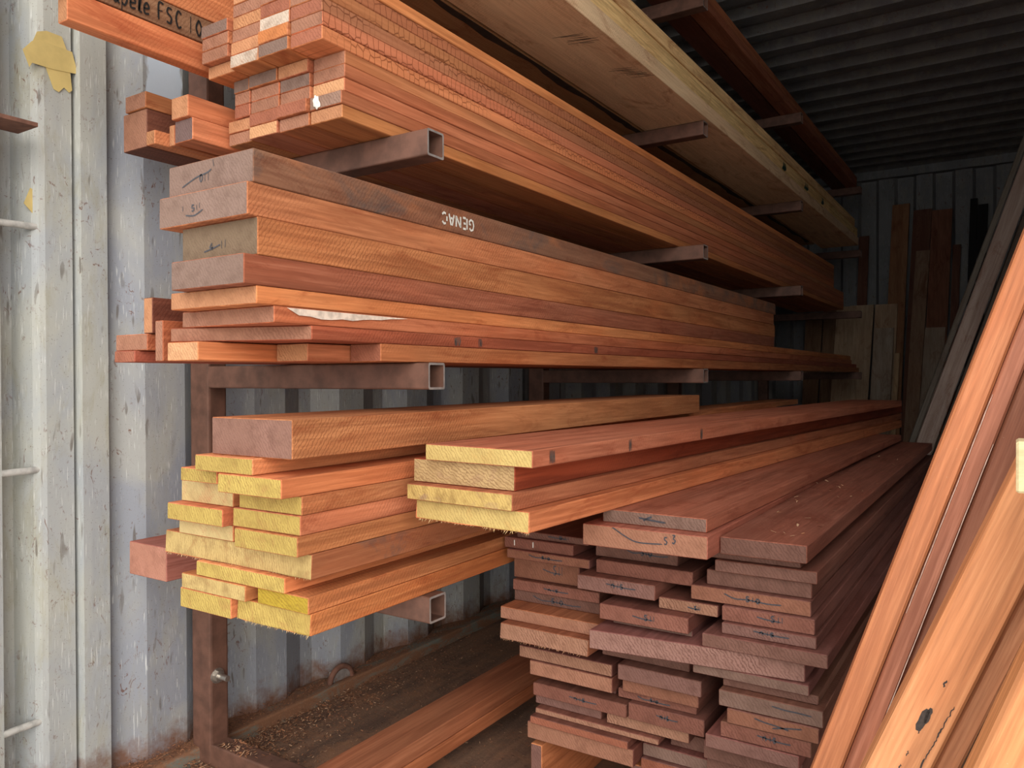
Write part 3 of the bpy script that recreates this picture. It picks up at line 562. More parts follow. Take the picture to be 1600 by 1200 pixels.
('D1', -0.8102, -0.5956, 0.978, 3.853, 0.725, 0.7519, 3.5, 0, 'sapdull', 'yellowb', 'sapele', 'topmost of the four aslant boards, smooth yellow end and wide clear top', 'four boards lying aslant on the floor stack', {'bands': [(0.045, 0.014), (0.3, 0.01), (0.62, 0.012)]}),
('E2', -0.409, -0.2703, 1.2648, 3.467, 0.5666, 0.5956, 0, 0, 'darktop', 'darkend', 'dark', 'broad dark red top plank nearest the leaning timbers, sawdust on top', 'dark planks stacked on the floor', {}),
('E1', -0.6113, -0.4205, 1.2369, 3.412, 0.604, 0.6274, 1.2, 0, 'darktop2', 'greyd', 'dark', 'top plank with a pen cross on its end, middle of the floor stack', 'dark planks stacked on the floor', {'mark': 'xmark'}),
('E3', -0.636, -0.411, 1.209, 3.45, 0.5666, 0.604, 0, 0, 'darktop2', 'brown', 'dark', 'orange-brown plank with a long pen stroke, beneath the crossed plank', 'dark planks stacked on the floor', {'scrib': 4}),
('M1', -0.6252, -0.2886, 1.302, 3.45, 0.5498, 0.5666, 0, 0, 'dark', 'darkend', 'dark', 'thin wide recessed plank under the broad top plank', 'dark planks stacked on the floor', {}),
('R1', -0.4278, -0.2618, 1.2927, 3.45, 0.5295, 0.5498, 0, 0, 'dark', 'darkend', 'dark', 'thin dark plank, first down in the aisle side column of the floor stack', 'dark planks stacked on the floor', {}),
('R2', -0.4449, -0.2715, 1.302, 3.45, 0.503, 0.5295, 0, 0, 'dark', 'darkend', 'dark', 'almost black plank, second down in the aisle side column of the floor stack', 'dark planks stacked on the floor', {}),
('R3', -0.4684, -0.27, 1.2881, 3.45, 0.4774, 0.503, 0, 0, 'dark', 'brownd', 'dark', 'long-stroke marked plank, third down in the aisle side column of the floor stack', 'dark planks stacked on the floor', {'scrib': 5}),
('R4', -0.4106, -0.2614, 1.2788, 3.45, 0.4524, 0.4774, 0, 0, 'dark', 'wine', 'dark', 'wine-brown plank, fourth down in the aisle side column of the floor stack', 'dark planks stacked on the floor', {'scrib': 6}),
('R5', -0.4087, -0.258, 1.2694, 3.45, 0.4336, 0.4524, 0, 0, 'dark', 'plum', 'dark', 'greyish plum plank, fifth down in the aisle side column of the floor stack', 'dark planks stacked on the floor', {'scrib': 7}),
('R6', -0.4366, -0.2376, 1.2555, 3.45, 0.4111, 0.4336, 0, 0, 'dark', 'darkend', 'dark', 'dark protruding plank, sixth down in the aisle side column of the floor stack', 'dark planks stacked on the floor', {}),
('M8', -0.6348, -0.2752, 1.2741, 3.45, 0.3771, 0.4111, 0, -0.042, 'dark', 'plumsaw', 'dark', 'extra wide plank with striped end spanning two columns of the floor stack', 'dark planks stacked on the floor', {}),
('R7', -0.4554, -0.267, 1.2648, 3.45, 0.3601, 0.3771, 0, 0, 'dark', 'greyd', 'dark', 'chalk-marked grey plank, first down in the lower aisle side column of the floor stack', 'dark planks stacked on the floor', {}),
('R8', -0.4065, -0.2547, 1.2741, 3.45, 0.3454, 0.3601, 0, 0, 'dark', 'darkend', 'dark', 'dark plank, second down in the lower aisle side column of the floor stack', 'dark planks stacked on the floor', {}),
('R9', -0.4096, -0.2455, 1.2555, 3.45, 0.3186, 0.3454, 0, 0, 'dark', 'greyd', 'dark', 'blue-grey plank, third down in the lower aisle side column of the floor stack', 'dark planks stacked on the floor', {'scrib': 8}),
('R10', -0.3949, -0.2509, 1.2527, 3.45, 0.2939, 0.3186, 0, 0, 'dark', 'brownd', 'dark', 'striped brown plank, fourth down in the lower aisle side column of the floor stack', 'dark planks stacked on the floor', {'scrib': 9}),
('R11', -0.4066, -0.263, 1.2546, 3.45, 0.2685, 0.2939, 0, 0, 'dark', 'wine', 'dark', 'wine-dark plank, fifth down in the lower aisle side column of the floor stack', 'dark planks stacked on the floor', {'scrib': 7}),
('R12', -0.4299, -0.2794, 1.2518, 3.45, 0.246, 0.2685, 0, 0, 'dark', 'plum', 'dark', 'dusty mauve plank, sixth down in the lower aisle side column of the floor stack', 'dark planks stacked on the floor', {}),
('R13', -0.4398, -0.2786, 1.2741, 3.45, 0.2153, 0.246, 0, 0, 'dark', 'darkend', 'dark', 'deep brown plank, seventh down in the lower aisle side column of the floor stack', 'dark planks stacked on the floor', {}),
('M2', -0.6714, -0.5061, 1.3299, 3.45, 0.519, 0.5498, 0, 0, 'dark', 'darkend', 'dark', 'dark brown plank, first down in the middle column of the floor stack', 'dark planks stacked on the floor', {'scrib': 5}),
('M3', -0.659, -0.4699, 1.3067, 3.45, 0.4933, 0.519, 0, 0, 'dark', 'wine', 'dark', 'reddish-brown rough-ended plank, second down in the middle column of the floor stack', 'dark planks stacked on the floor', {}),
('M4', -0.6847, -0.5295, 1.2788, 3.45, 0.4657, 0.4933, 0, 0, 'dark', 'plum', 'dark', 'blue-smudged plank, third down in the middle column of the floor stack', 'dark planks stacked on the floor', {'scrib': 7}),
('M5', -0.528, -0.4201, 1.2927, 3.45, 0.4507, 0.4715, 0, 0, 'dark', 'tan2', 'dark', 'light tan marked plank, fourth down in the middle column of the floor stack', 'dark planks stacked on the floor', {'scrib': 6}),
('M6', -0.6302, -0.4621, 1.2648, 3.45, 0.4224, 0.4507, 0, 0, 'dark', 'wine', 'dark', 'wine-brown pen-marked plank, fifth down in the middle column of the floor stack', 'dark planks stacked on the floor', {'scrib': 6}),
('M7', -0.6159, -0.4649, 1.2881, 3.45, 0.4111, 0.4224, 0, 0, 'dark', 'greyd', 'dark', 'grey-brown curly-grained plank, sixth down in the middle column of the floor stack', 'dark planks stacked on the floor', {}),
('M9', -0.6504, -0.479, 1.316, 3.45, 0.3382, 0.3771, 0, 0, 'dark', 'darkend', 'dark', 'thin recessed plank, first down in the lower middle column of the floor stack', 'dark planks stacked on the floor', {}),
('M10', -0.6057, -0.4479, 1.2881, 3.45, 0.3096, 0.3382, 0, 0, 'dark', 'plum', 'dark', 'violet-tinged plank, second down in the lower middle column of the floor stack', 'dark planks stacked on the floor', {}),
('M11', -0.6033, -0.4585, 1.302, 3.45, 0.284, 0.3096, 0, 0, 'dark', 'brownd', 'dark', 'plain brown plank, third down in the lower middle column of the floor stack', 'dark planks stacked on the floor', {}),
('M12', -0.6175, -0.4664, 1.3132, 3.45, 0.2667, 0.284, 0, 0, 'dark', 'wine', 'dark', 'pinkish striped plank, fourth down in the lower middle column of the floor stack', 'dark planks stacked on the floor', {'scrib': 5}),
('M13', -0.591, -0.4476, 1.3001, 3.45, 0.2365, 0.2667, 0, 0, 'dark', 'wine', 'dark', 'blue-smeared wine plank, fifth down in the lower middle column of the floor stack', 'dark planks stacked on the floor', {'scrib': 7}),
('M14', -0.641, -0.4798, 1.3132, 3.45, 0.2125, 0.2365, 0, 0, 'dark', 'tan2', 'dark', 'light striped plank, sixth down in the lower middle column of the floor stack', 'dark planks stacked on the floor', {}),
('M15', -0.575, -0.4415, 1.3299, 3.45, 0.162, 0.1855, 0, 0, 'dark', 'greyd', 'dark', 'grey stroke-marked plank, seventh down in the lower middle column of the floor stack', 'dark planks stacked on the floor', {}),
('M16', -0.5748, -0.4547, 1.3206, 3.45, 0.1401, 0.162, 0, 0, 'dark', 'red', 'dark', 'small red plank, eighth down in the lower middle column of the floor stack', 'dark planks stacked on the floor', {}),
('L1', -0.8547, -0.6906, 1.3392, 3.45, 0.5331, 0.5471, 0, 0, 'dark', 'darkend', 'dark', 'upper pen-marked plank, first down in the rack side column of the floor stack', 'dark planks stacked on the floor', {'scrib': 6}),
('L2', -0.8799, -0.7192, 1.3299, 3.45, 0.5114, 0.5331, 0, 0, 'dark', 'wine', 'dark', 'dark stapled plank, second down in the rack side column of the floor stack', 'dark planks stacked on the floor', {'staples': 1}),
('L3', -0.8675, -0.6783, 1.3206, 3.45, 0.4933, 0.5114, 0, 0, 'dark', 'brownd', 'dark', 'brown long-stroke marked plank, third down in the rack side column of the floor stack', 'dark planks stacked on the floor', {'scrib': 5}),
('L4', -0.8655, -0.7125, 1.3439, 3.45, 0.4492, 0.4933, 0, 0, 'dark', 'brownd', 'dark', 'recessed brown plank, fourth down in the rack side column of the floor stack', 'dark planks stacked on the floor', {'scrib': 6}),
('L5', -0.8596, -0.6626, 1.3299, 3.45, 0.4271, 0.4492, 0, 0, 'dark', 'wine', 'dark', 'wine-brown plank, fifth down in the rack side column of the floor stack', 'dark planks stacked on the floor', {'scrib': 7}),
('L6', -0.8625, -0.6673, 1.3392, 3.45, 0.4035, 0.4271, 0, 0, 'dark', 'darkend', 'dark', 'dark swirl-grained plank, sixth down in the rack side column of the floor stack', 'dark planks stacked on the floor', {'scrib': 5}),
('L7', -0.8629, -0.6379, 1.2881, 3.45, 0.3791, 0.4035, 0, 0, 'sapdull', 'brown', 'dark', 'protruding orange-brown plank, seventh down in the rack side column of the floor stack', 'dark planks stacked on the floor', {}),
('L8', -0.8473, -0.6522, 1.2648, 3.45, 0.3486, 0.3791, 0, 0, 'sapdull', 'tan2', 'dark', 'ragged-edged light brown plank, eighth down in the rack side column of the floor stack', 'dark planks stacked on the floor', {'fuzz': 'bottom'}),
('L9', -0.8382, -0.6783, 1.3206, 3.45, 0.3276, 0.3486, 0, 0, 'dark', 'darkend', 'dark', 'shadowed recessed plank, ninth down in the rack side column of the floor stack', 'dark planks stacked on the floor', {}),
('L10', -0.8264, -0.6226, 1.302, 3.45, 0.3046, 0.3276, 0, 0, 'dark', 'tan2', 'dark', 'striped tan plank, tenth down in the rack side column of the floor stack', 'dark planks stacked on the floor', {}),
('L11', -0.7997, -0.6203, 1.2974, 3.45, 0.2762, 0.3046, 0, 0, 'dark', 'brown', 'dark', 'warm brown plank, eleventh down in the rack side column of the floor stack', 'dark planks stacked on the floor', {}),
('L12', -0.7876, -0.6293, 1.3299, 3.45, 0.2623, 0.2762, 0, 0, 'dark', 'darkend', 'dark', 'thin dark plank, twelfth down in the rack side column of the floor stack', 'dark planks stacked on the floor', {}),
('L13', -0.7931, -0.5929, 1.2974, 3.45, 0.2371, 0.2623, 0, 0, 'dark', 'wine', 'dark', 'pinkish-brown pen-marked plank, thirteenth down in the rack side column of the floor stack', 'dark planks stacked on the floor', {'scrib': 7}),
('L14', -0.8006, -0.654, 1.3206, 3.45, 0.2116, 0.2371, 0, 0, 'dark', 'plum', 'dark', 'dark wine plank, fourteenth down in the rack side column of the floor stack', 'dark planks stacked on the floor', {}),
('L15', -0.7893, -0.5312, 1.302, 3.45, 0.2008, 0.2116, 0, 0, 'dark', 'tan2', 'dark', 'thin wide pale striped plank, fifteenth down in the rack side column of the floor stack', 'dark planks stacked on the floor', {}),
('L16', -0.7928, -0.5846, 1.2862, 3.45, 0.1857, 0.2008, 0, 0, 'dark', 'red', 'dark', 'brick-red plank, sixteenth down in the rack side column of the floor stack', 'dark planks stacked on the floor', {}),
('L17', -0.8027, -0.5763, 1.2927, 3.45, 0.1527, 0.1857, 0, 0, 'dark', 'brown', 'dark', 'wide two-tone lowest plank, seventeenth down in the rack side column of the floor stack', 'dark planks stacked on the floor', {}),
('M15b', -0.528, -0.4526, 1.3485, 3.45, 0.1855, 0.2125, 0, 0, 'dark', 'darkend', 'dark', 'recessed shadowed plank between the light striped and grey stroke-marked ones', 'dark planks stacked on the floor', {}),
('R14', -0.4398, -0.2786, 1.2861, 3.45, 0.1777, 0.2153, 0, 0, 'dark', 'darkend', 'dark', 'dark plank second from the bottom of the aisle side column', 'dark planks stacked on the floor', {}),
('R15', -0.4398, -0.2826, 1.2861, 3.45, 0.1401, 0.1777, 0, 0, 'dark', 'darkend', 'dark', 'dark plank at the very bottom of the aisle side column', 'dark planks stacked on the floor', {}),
]

seed = 0
PL = {}
for (key, xl, xr, yf, yb, zb, zt, yaw, skew, tint, end, timber, label, group, ex) in BOARDS:
    seed += 1; R = random.Random(seed*13+5)
    w, t, L = xr-xl, zt-zb-.0006, yb-yf
    rag = .0045 if ex.get('fuzz') == 'bottom' else .0006
    bm = board_bm(w-.001, L, t, skew, seed, rag=rag, bow=.0008 if L > 2 else 0)
    name = 'batten' if w < .11 else ('slab' if t > .042 else 'plank')
    if key in ('Y0',): name = 'beam'
    if key == 'K': name = 'block'
    o = mesh_obj(name, bm, [WOOD[timber], END[end]])
    o.location = (xr-.0005, yf, zb+.0003); o.rotation_euler = (0, 0, -math.radians(yaw))
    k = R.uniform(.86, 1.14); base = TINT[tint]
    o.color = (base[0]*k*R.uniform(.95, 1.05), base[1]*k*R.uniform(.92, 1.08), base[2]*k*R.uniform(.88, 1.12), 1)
    tag(o, label, 'board' if name in ('plank', 'slab') else 'timber', group)
    PL[key] = o
    if 'scrib' in ex:
        ink_on_end(o, w, t, skew, SCRIB[ex['scrib']], .0022)
    if ex.get('mark') == 'xmark':
        ink_on_end(o, w, t, skew, [curve([(.26, .62), (.40, .50), (.60, .38)]), curve([(.32, .38), (.37, .62), (.43, .84)])], .0032)
    if ex.get('fuzz'):
        splinters(o, ex['fuzz'], w, t, L, skew, M_SPLINTB if key == 'L8' else M_SPLINT, seed)
    if ex.get('staples'):
        bm = bmesh.new()
        for u in (.165, .44):
            p = front_point(w, t, skew, u, .35, .001); box(bm, p.x-.0009, p.x+.0009, p.y-.0012, p.y, p.z-.001, p.z+.010)
        mesh_obj('staple', bm, M_WHITE, o)
    if ex.get('mark') == 'genac':
        # stencilled letters, upside down on the front edge
        G = {'G': [[(.85, .8), (.6, 1), (.25, .9), (.1, .5), (.25, .1), (.6, 0), (.88, .2), (.88, .45), (.6, .45)]], 'E': [[(.15, 0), (.15, 1)], [(.35, 1), (.85, 1)], [(.35, .5), (.75, .5)], [(.35, 0), (.85, 0)]],
             'N': [[(.12, 0), (.12, 1)], [(.2, .9), (.8, .1)], [(.88, 0), (.88, 1)]], 'A': [[(.08, 0), (.42, 1)], [(.58, 1), (.92, 0)], [(.35, .35), (.65, .35)]],
             'C': [[(.88, .8), (.6, 1), (.3, .92)], [(.12, .7), (.12, .3)], [(.3, .08), (.6, 0), (.88, .2)]]}
        bm = bmesh.new(); y0 = 1.2545-yf; cw, chh = .0215, .021; zc = t*.47
        for i, chr_ in enumerate('GENAC'):
            for st in G[chr_]:
                # rotated by half a turn: reading direction runs towards the doorway
                ribbon(bm, [(.0008+.0012, y0-(i*cw+px*cw*.86), zc+chh*.5-py*chh) for px, py in st], .0042, (1, 0, 0), 0, False)
        mesh_obj('stencil_lettering', bm, M_WHITE, o)
    if ex.get('mark') == 'sapele':
        h = .030; y = .735-yf
        for word, gap in (('Sapele', .014), ('FSC', .010), ('10', 0)):
            bm = bmesh.new()
            for chr_ in word:
                adv = dict(S=.9, a=.75, p=.75, e=.65, l=.6, F=.85, C=.9).get(chr_, .7)
                for st in dig(chr_, 0, 0, .016*(.9 if chr_ != '1' else .5), h):
                    ribbon(bm, [(.0018, y+px, .009+py) for px, py in st], .0036, (1, 0, 0))
                y += .0205*adv
            y += gap; mesh_obj('handwriting', bm, M_BLACK, o)
    if ex.get('green'):
        bm = bmesh.new()
        for yy, ww in ((3.55, .06), (3.98, .09), (4.38, .05)):
            for j in range(3):
                ribbon(bm, [(.0018, yy-yf+j*ww*.3, t*.25), (.0018, yy-yf+j*ww*.3+.03, t*.5), (.0018, yy-yf+j*ww*.3+.02, t*.8)], .02, (1, 0, 0))
        mesh_obj('green_marks', bm, M_GREEN, o)
    if ex.get('bands'):
        for yy, bw in ex['bands']:
            bm = bmesh.new(); k_ = 5
            for i in range(k_): ribbon(bm, [(.0013, yy+bw*(i/k_+R.uniform(-.1, .1)), t*(.06+.1*R.random())), (.0013, yy+bw*(i/k_+R.uniform(-.1, .1)), t*(.5)), (.0013, yy+bw*(i/k_), t*(.8+.14*R.random()))], bw/k_*.95, (1, 0, 0))
            mesh_obj('dark_stain', bm, M_STAIN, o)
    if ex.get('smear'):  # shiny streak below the top arris, its sheen painted as a pale patch
        bm = bmesh.new(); up_, lo = [], []
        for i in range(13):
            yy = .022+.27*i/12; a = math.sin(math.pi*(i/12)**.55)
            up_.append(bm.verts.new((.0014, yy, t*(.93)))); lo.append(bm.verts.new((.0014, yy, t*(.92-.50*a*(1+.12*math.sin(i*2.3))))))
        for i in range(12): bm.faces.new((up_[i], lo[i], lo[i+1], up_[i+1]))
        mesh_obj('sheen_smear', bm, M_SHEEN, o)

# marks on single boards
def blob(parent, p, r, mat, name):
    R = random.Random(5); bm = bmesh.new(); bmesh.ops.create_icosphere(bm, subdivisions=3, radius=1)
    for v2 in bm.verts:
        f = 1+.35*math.sin(v2.co.x*5+1)*math.sin(v2.co.z*4); v2.co = Vector((v2.co.x*r*f, v2.co.y*r*.22, v2.co.z*r*1.35*f-max(0, v2.co.x)*r*.4))+Vector(p)
    return mesh_obj(name, bm, mat, parent, True)
w1 = BOARDS[[q[0] for q in BOARDS].index('R_1')]
blob(PL['R_1'], (-.058, -.001, .013), .0085, M_WHITE, 'plaster_dab')
bm = bmesh.new(); R = random.Random(21); prev = None
for i in range(90):
    y = .05+i*.047; a = .010+.012*abs(math.sin(i*.37))+R.uniform(0, .006); x0 = -.002-R.uniform(0, .003)
    cur = (bm.verts.new((x0, y, -.0006)), bm.verts.new((x0-a, y, -.0006)))
    if prev: bm.faces.new((prev[0], prev[1], cur[1], cur[0]))
    prev = cur
mesh_obj('bark_edge', bm, plain_mat('dark_bark', (.045, .028, .018), .95, noise=.6), PL['P0'])
bm = bmesh.new()
for (yc, xc, k) in ((.72, -.075, 7), (.98, -.055, 9)):
    for i in range(k):
        y = yc+i*.011+R.uniform(-.004, .004); x = xc+.004*i+R.uniform(-.008, .008); q = R.uniform(.018, .05)
        ribbon(bm, [(x-q, y-.012, -.0006), (x, y, -.0006), (x+q*.6, y+.006, -.0006)], .0032, (0, 0, -1))
mesh_obj('saw_burn', bm, plain_mat('saw_burn_mark', (.08, .05, .032), .9, noise=.5), PL['P1'])

# two lengths lying on the rack feet
for nm, z0, z1, x0, x1, y0, tint, lab in (('plank', .0508, .083, -1.112, -1.022, .70, 'sap', 'pale-edged lower plank lying on the rack feet at floor level'), ('plank', .0835, .121, -1.112, -1.020, .68, 'sapdull', 'upper red-brown plank lying on the rack feet at floor level')):
    seed += 1; o = mesh_obj(nm, board_bm(x1-x0, 4.2, z1-z0-.0006, 0, seed), [WOOD['lean'], END['brown']]); o.location = (x1, y0, z0); o.color = rgba(TINT[tint]); tag(o, lab, 'board', 'planks on the rack feet')
# bearers under the floor stack
for i, (x0, x1, y0, lab) in enumerate(((-.800, -.775, 1.30, 'grey-ended bearer on edge under the rack side of the floor stack'), (-.60, -.50, 1.33, 'bearer under the middle of the floor stack'), (-.40, -.30, 1.33, 'bearer under the aisle side of the floor stack'))):
    seed += 1; o = mesh_obj('bearer', board_bm(x1-x0, 2.0, BEAR_Z-.001, 0, seed), [WOOD['sapele'], END['plum']]); o.location = (x1, y0, .0005); o.color = rgba(TINT['sapbright']); tag(o, lab, 'timber', 'bearers under the floor stack')
PALE_LOC = (.0015, .822, .7555); PALE_ROT = (0, 0, -math.pi/2)

# ============================================================ boards standing at the rear wall
REAR = [  # base at floor and top edge: x left/right top, x left/right floor, height, y, thickness, tint, timber, label
('K1',-1.030,-.866,-1.121,-.933,1.384,6.235,.024,'stand_pale','pale tan board standing at the rear wall beside the rack, left of the shorter one'),
('K1b',-1.121,-1.032,-1.190,-1.123,1.380,6.24,.024,'stand_pale','narrow pale tan board standing half hidden behind the rack arms at the rear'),
('K2',-.858,-.712,-.918,-.746,1.385,6.255,.022,'stand_pale','pale tan board standing behind the shorter pale board at the rear wall'),
('K3',-.852,-.727,-.912,-.767,1.207,6.175,.022,'stand_grey','shorter pale grey-brown board standing in front of the tan boards at the rear'),
('K4',-.722,-.690,-.757,-.729,1.024,6.19,.026,'stand_light','short light batten with a knot standing at the rear wall'),
('K5',-.756,-.643,-.827,-.708,2.119,6.345,.024,'stand_orange','tall golden-brown board standing against the rear wall'),
('K6a',-.617,-.499,-.704,-.591,2.063,6.34,.024,'stand_dark','tall dark red board, left of two wide ones at the rear wall'),
('K6',-.497,-.370,-.577,-.437,2.047,6.335,.024,'stand_red','tall red-brown board with orange edge, right of two wide ones at rear'),
('K7',-.595,-.506,-.685,-.600,1.758,6.28,.026,'stand_oak','board with silvery ray fleck standing in front of the tall dark boards'),
('K8',-.367,-.318,-.414,-.368,1.789,6.34,.024,'stand_dark','narrow dark batten standing right of the tall red-brown board'),
('K9',-.530,-.405,-.595,-.461,1.201,6.21,.024,'stand_grey','short grey board standing right of the ray-flecked board'),
('K10',-.261,-.217,-.314,-.269,2.103,6.345,.03,'stand_black','black batten, taller of the black pair at the rear wall'),
('K10b',-.213,-.154,-.267,-.211,2.056,6.345,.03,'stand_black','black batten, shorter and wider of the black pair at the rear'),
('K11',-.981,-.915,-1.020,-.953,1.910,6.34,.024,'stand_dark','dark red board standing behind the shelf ends at the rear'),
('K0',-1.222,-1.125,-1.275,-1.194,1.397,6.30,.024,'stand_tanb','brown board standing at the rear in the shade behind the rack'),
('K12',-1.36,-1.235,-1.39,-1.29,1.30,6.30,.024,'stand_tanb','dull brown board in the deepest corner behind the rack'),
]
TINT.update(stand_pale=(.44, .32, .21), stand_grey=(.37, .30, .23), stand_light=(.50, .36, .21), stand_orange=(.30, .15, .075), stand_dark=(.15, .068, .045), stand_red=(.23, .10, .06), stand_oak=(.29, .185, .12), stand_black=(.012, .012, .013), stand_tanb=(.22, .13, .075))
for (k, x0, x1, b0, b1, h, y, th, tint, lab) in REAR:
    bm = bmesh.new(); lean = .16*(h/2.0)
    P = [(b0, y-lean, .0), (b1, y-lean, .0), (x1, y, h), (x0, y, h)]
    nseg = 6; rows = []
    for i in range(nseg+1):
        f = i/nseg; a = Vector(P[0]).lerp(Vector(P[3]), f); c = Vector(P[1]).lerp(Vector(P[2]), f)
        rows.append([bm.verts.new(q) for q in (a, c, c+Vector((0, th, 0)), a+Vector((0, th, 0)))])
    for r0, r1 in zip(rows, rows[1:]):
        for i in range(4): bm.faces.new((r0[i], r0[(i+1) % 4], r1[(i+1) % 4], r1[i]))
    bm.faces.new(rows[0]).material_index = 1; bm.faces.new(rows[-1]).material_index = 1
    bmesh.ops.recalc_face_normals(bm, faces=bm.faces)
    # put local y along the board so that the grain runs upwards
    org = Vector(((b0+b1)/2, y-lean, 0)); bmesh.ops.translate(bm, vec=-org, verts=bm.verts)
    bmesh.ops.rotate(bm, cent=(0, 0, 0), matrix=Matrix.Rotation(math.radians(-90), 3, 'X'), verts=bm.verts)
    o = mesh_obj('standing_board', bm, [WOOD['oak'], END['brown']]); o.location = org; o.rotation_euler = (math.radians(90), 0, 0)
    o.color = rgba(TINT[tint]); tag(o, lab, 'board', 'boards standing at the rear wall')

# ============================================================ leaning timbers
def leaner(name, p0, p1, width, thick, wdir, tint, timber, end, lab, group, taper=0.0, twist=0.0, mark=None):
    """timber from foot p0 to head p1; wdir is the sideways direction of its wide face, thickness goes away from the doorway"""
    p0, p1 = Vector(p0), Vector(p1); ay = (p1-p0); L = ay.length; ay.normalize()
    ax = Vector(wdir); ax = (ax-ay*ax.dot(ay)).normalized(); az = ax.cross(ay)
    global seed
    seed += 1
    bm = board_bm(width, L, thick, 0, seed, .003, bow=0)
    # board_bm has its wide top face at z = thick: use that face towards the doorway
    o = mesh_obj(name, bm, [WOOD[timber], END[end]])
    M_ = Matrix((ax, ay, az)).transposed().to_4x4(); M_.translation = p0+ax*width-az*thick
    o.matrix_world = M_; o.color = rgba(TINT[tint]); tag(o, lab, 'timber', group); return o
TINT.update(lean1=(.62, .245, .105), lean2=(.50, .20, .115), lean3=(.34, .135, .075), lean4=(.66, .295, .125), lean5=(.62, .28, .135), lean6=(.60, .26, .10), leang=(.36, .28, .235), leang2=(.15, .135, .11), leang3=(.12, .095, .075))
WD = Vector((.92, .10, -.30))
b1 = Vector((-.335, .966, 0)); d1 = Vector((.331, .224, 1.0))
wd = (WD-d1.normalized()*WD.dot(d1.normalized())).normalized()
G_ = 'timbers leaning at the right of the doorway'
off = 0
for nm, wdt, tint, dz, lab in (('a', .0315, 'lean1', 0, 'bright orange leaning timber, leftmost against the floor stack'), ('b', .0235, 'lean2', .004, 'narrow pinkish leaning timber between the bright orange and brown ones'), ('c', .030, 'lean3', .010, 'brown strip for the side face of the leaning timber, beside the pinkish one')):  # last strip added for the side face, its darker tone in the colour
    base = b1+wd*off+Vector((0, dz, 0)); base -= d1*(base.z/d1.z)*1.0; base += d1*.001
    LW1 = leaner('leaning_timber', base, base+d1*2.2, wdt, .05, wd, tint, 'lean', 'brown', lab, G_)
    off += wdt+.0006
    if nm == 'b':
        M_LINE = plain_mat('white_chalk_line', (.72, .52, .42), .8, noise=.6, scale=120)
        for x_, y0_, y1_ in ((-wdt+.0014, .60, .90), (-.0014, .36, .84)):
            bm = bmesh.new(); ribbon(bm, [(x_+.00015*math.sin(i*1.9), y0_+(y1_-y0_)*i/24, .0504) for i in range(25)], .0009, (0, 0, 1)); mesh_obj('chalk_line', bm, M_LINE, LW1)
b2 = Vector((-.316, .840, 0)); d2 = Vector((.419, .213, 1.0)); wd2 = (WD-d2.normalized()*WD.dot(d2.normalized())).normalized()
LW2 = leaner('leaning_timber', b2+d2*.001, b2+d2*2.1, .056, .05, wd2, 'lean4', 'lean', 'tan', 'light orange leaning timber with black resin pocket, right of the brown one', G_)
b2b = b2+wd2*.0568+Vector((0, .012, 0)); b2b -= d2*b2b.z
leaner('leaning_timber', b2b+d2*.001, b2b+d2*2.1, .022, .04, wd2, 'lean5', 'lean', 'tan', 'thin salmon strip for the darker side face of the light orange timber', G_)  # recessed strip stands in for the side face, toned darker by its tint
b3 = Vector((-.216, .800, 0)); d3 = Vector((.376, .092, 1.0)); wd3 = (WD-d3.normalized()*WD.dot(d3.normalized())).normalized()
leaner('leaning_timber', b3+d3*.001, b3+d3*2.0, .11, .04, wd3, 'lean6', 'lean', 'tan', 'orange leaning timber at the lower right corner, nearest the doorway', G_)
# resin pocket and fissures in the light orange timber
RR = random.Random(4)
def resin(name, marks):
    bm = bmesh.new()
    for y, x, ln, wd_ in marks: ribbon(bm, [(x+RR.uniform(-.0008, .0008), y+ln*i/5, .0503) for i in range(6)], wd_, (0, 0, 1))
    mesh_obj(name, bm, M_RESIN, LW2)
M_RESIN = plain_mat('dark_resin', (.055, .035, .026), .6, noise=.7, scale=200)
resin('resin_pocket', [(.535, -.0285, .026, .0075), (.546, -.0262, .018, .005)])
for i in range(8): resin('resin_spot', [(.40+i*.026+RR.uniform(0, .012), -.030+.0006*i, RR.uniform(.002, .009), RR.uniform(.0008, .0019))])
resin('fissure', [(.46+i*.013, -.012+.0004*i, .0135, .0011 if i % 3 else .0017) for i in range(9)])
# paint lines along the left timbers
# grey timbers leaning deeper inside
g0 = Vector((-.539, 3.691, 0)); dg = Vector((.314, .213, 1.0)); wg = (WD-dg.normalized()*WD.dot(dg.normalized())).normalized()
GG = 'grey timbers leaning deep inside'
leaner('leaning_timber', g0+dg*.001, g0+dg*2.2, .070, .05, wg, 'leang', 'grey', 'greyd', 'knotty grey-brown timber leaning deep inside the container', GG)
h0 = g0-wg*.030+Vector((0, .03, 0)); h0 -= dg*h0.z
leaner('leaning_timber', h0+dg*.001, h0+dg*2.2, .0235, .05, wg, 'leang2', 'grey', 'greyd', 'thin dark timber leaning on the left of the knotty grey one', GG)
h1 = g0+wg*.076+Vector((0, .035, 0)); h1 -= dg*h1.z
leaner('leaning_timber', h1+dg*.001, h1+dg*2.2, .05, .05, wg, 'leang3', 'grey', 'greyd', 'dark olive timber leaning on the right of the knotty grey one', GG)
# pale batten set across in front of the leaning timbers, its cut end showing at the right edge
seed += 1
o = mesh_obj('batten', board_bm(.046, .785, .046, 0, seed, .002, bow=0), [WOOD['pale'], END['yellowpale']])
o.location = PALE_LOC; o.rotation_euler = PALE_ROT; o.color = rgba((.66, .56, .32)); tag(o, 'pale greenish-yellow batten set level across the front of the leaning timbers, at the right edge', 'timber')

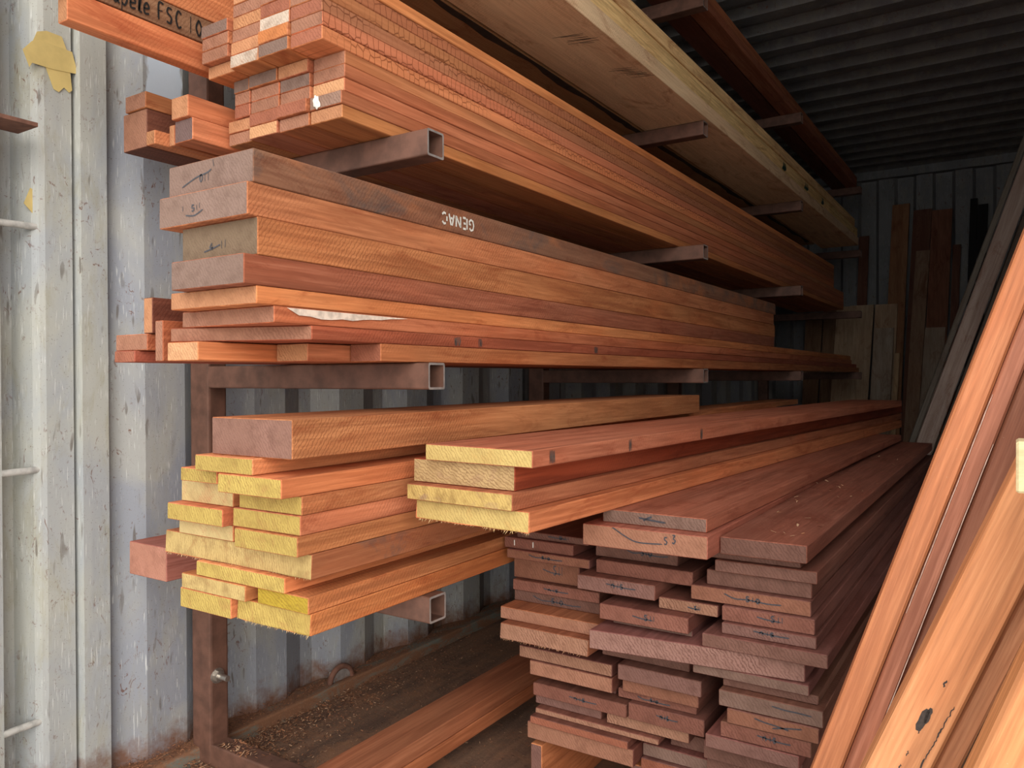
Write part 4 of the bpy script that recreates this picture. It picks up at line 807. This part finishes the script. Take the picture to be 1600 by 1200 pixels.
# ============================================================ details on the wall, post and floor
M_TAPE = plain_mat('yellow_masking_tape', (.60, .45, .17), .55, noise=.3, scale=24)
M_RUST = plain_mat('rusty_iron', (.19, .085, .055), .85, noise=.7, scale=40)
M_ROD = plain_mat('painted_rod', (.48, .46, .42), .5, noise=.6, scale=70)
def tape(pts, label, X=-1.594, th=.0008):
    """torn piece of tape lying on the corner post; pts are (y, z)"""
    bm = bmesh.new()
    A = [bm.verts.new((X, y, z)) for y, z in pts]; f = bm.faces.new(A)
    r = bmesh.ops.extrude_face_region(bm, geom=[f]); bmesh.ops.translate(bm, vec=(th, 0, 0), verts=[q for q in r['geom'] if isinstance(q, bmesh.types.BMVert)])
    bmesh.ops.recalc_face_normals(bm, faces=bm.faces)
    o = mesh_obj('masking_tape', bm, M_TAPE); return tag(o, label, 'tape', 'torn tape on the corner post')
tape([(.764, 1.512), (.772, 1.534), (.790, 1.542), (.819, 1.541), (.828, 1.518), (.828, 1.513), (.766, 1.508)], 'upper torn strip of yellow masking tape on the corner post')
tape([(.745, 1.490), (.762, 1.512), (.778, 1.519), (.838, 1.517), (.846, 1.488), (.848, 1.476), (.80, 1.470), (.762, 1.470), (.757, 1.460)], 'wide torn strip of yellow masking tape in the middle of the corner post tape', -1.5925)
tape([(.786, 1.474), (.834, 1.476), (.838, 1.440), (.832, 1.434), (.822, 1.441), (.812, 1.429), (.802, 1.432), (.794, 1.453)], 'dangling lower tongue of yellow masking tape on the corner post', -1.5935)
tape([(.752, 1.200), (.764, 1.232), (.772, 1.228), (.774, 1.19), (.768, 1.183)], 'small triangular scrap of yellow tape lower on the corner post', -1.6085)
for z, lab in ((1.156, 'upper'), (.681, 'middle'), (.186, 'lowest, rust-topped')):
    bm = bmesh.new(); cyl(bm, (-1.607, .706, z), (0, 1, .02), .0068, .072)
    tag(mesh_obj('lashing_bar', bm, M_ROD), f'{lab} short round lashing bar welded across the corner post recess', 'bar', 'lashing bars')
bm = bmesh.new(); box(bm, -1.606, -1.53, .60, .742, 1.330, 1.338, 0, .001); tag(mesh_obj('steel_lug', bm, M_RUST), 'rusty flat steel lug sticking out of the corner post', 'lug')
# lashing ring on the bottom rail
root = link(bpy.data.objects.new('lashing_ring', None)); root.location = (XL+.028, 1.525, .034); tag(root, 'rusty half-round lashing ring on the bottom rail with a worn bright spot', 'ring')
bm = bmesh.new()
prev = None
for i in range(15):
    a = math.pi*i/14; c_ = Vector((0, .040*math.cos(a), .036*math.sin(a)))
    rg = [bm.verts.new(c_+Vector((math.cos(q)*.008, math.cos(a)*math.sin(q)*.008, math.sin(a)*math.sin(q)*.008))) for q in [2*math.pi*k/10 for k in range(10)]]
    if prev:
        for k in range(10): bm.faces.new((prev[k], prev[(k+1) % 10], rg[(k+1) % 10], rg[k]))
    prev = rg
bmesh.ops.recalc_face_normals(bm, faces=bm.faces); mesh_obj('hoop', bm, M_RUST, root, True)
bm = bmesh.new(); box(bm, -.012, .004, -.034, .034, .0, .030, 0, .004); mesh_obj('bracket', bm, M_RAW, root)
# bent rubber scuff on the wall sheet
def wall_pt(y, z): return (XL-.036+max(0, min(1, (y-.905)/.073))*.036+.0016, y, z)
bm = bmesh.new()
ribbon(bm, [wall_pt(.885+.028*math.sin(math.pi*(i/16))*1.0-.02*(i/16)**2, 1.60-.30*i/16) for i in range(17)], .006, (1, -.3, 0))
mesh_obj('scuff_mark', bm, plain_mat('rubber_scuff', (.16, .16, .165), .8, noise=.5), bpy.data.objects['wall_left'])
def sawdust(name, n, place, mats, label, size=(.0018, .008), seed_=3):
    R = random.Random(seed_); bm = bmesh.new()
    for i in range(n):
        p = Vector(place(R))
        if p.z < .03 and p.x < -.89 and any(a-.008 < p.y < a+ARM_W+.008 for a in ARM_Y): p.y += .07
        L = R.uniform(*size); w2 = L*R.uniform(.08, .45); a = R.uniform(0, 6.28); tl = R.uniform(-.35, .35)
        d = Vector((math.cos(a), math.sin(a), tl))*L*.5; s = Vector((-math.sin(a), math.cos(a), R.uniform(-.4, .4)))*w2*.5
        vs = [bm.verts.new(p+q) for q in (-d-s, d-s*.6, d+s*.8, -d+s)]
        bm.faces.new(vs).material_index = R.randrange(len(mats))
    o = mesh_obj(name, bm, mats); o['kind'] = 'stuff'; tag(o, label, 'sawdust'); return o
CH = [plain_mat('shaving_'+k, c, .9, noise=.2) for k, c in (('orange', (.44, .19, .09)), ('brown', (.30, .125, .06)), ('dark', (.12, .055, .035)), ('light', (.55, .33, .19)))]
def floor_place(R):
    if R.random() < .62:
        y = .95+abs(R.gauss(0, .5)); return (-1.535+abs(R.gauss(0, .085)), y, .002+R.random()*.012)
    return (R.uniform(-1.5, -.85), R.uniform(.9, 3.2), .002+R.random()*.003)
sawdust('sawdust', 12000, floor_place, CH, 'loose sawdust and shavings on the plywood floor along the wall')
def rail_place(R): return (R.uniform(XL-.015, XL+.042), (.86+2.2*R.random()**1.6), .035+R.random()**2*.014)
sawdust('sawdust', 9000, rail_place, CH[:3], 'rust-coloured sawdust heaped on the bottom rail of the wall', (.0015, .006), 5)
def foot_place(R): return (-1.47+abs(R.gauss(0, .06)), 1.074+R.uniform(.002, .045), .0505+R.random()*.003)
sawdust('sawdust', 200, foot_place, CH, 'sawdust lying on the rack foot by the doorway', (.003, .012), 8)
def top_place(R): return (R.uniform(-.42, -.28), R.uniform(1.3, 2.9), E2_TOP+.0012)
sawdust('sawdust', 110, top_place, [CH[0], CH[3]], 'few shavings scattered on the broad top plank', (.003, .011), 9)
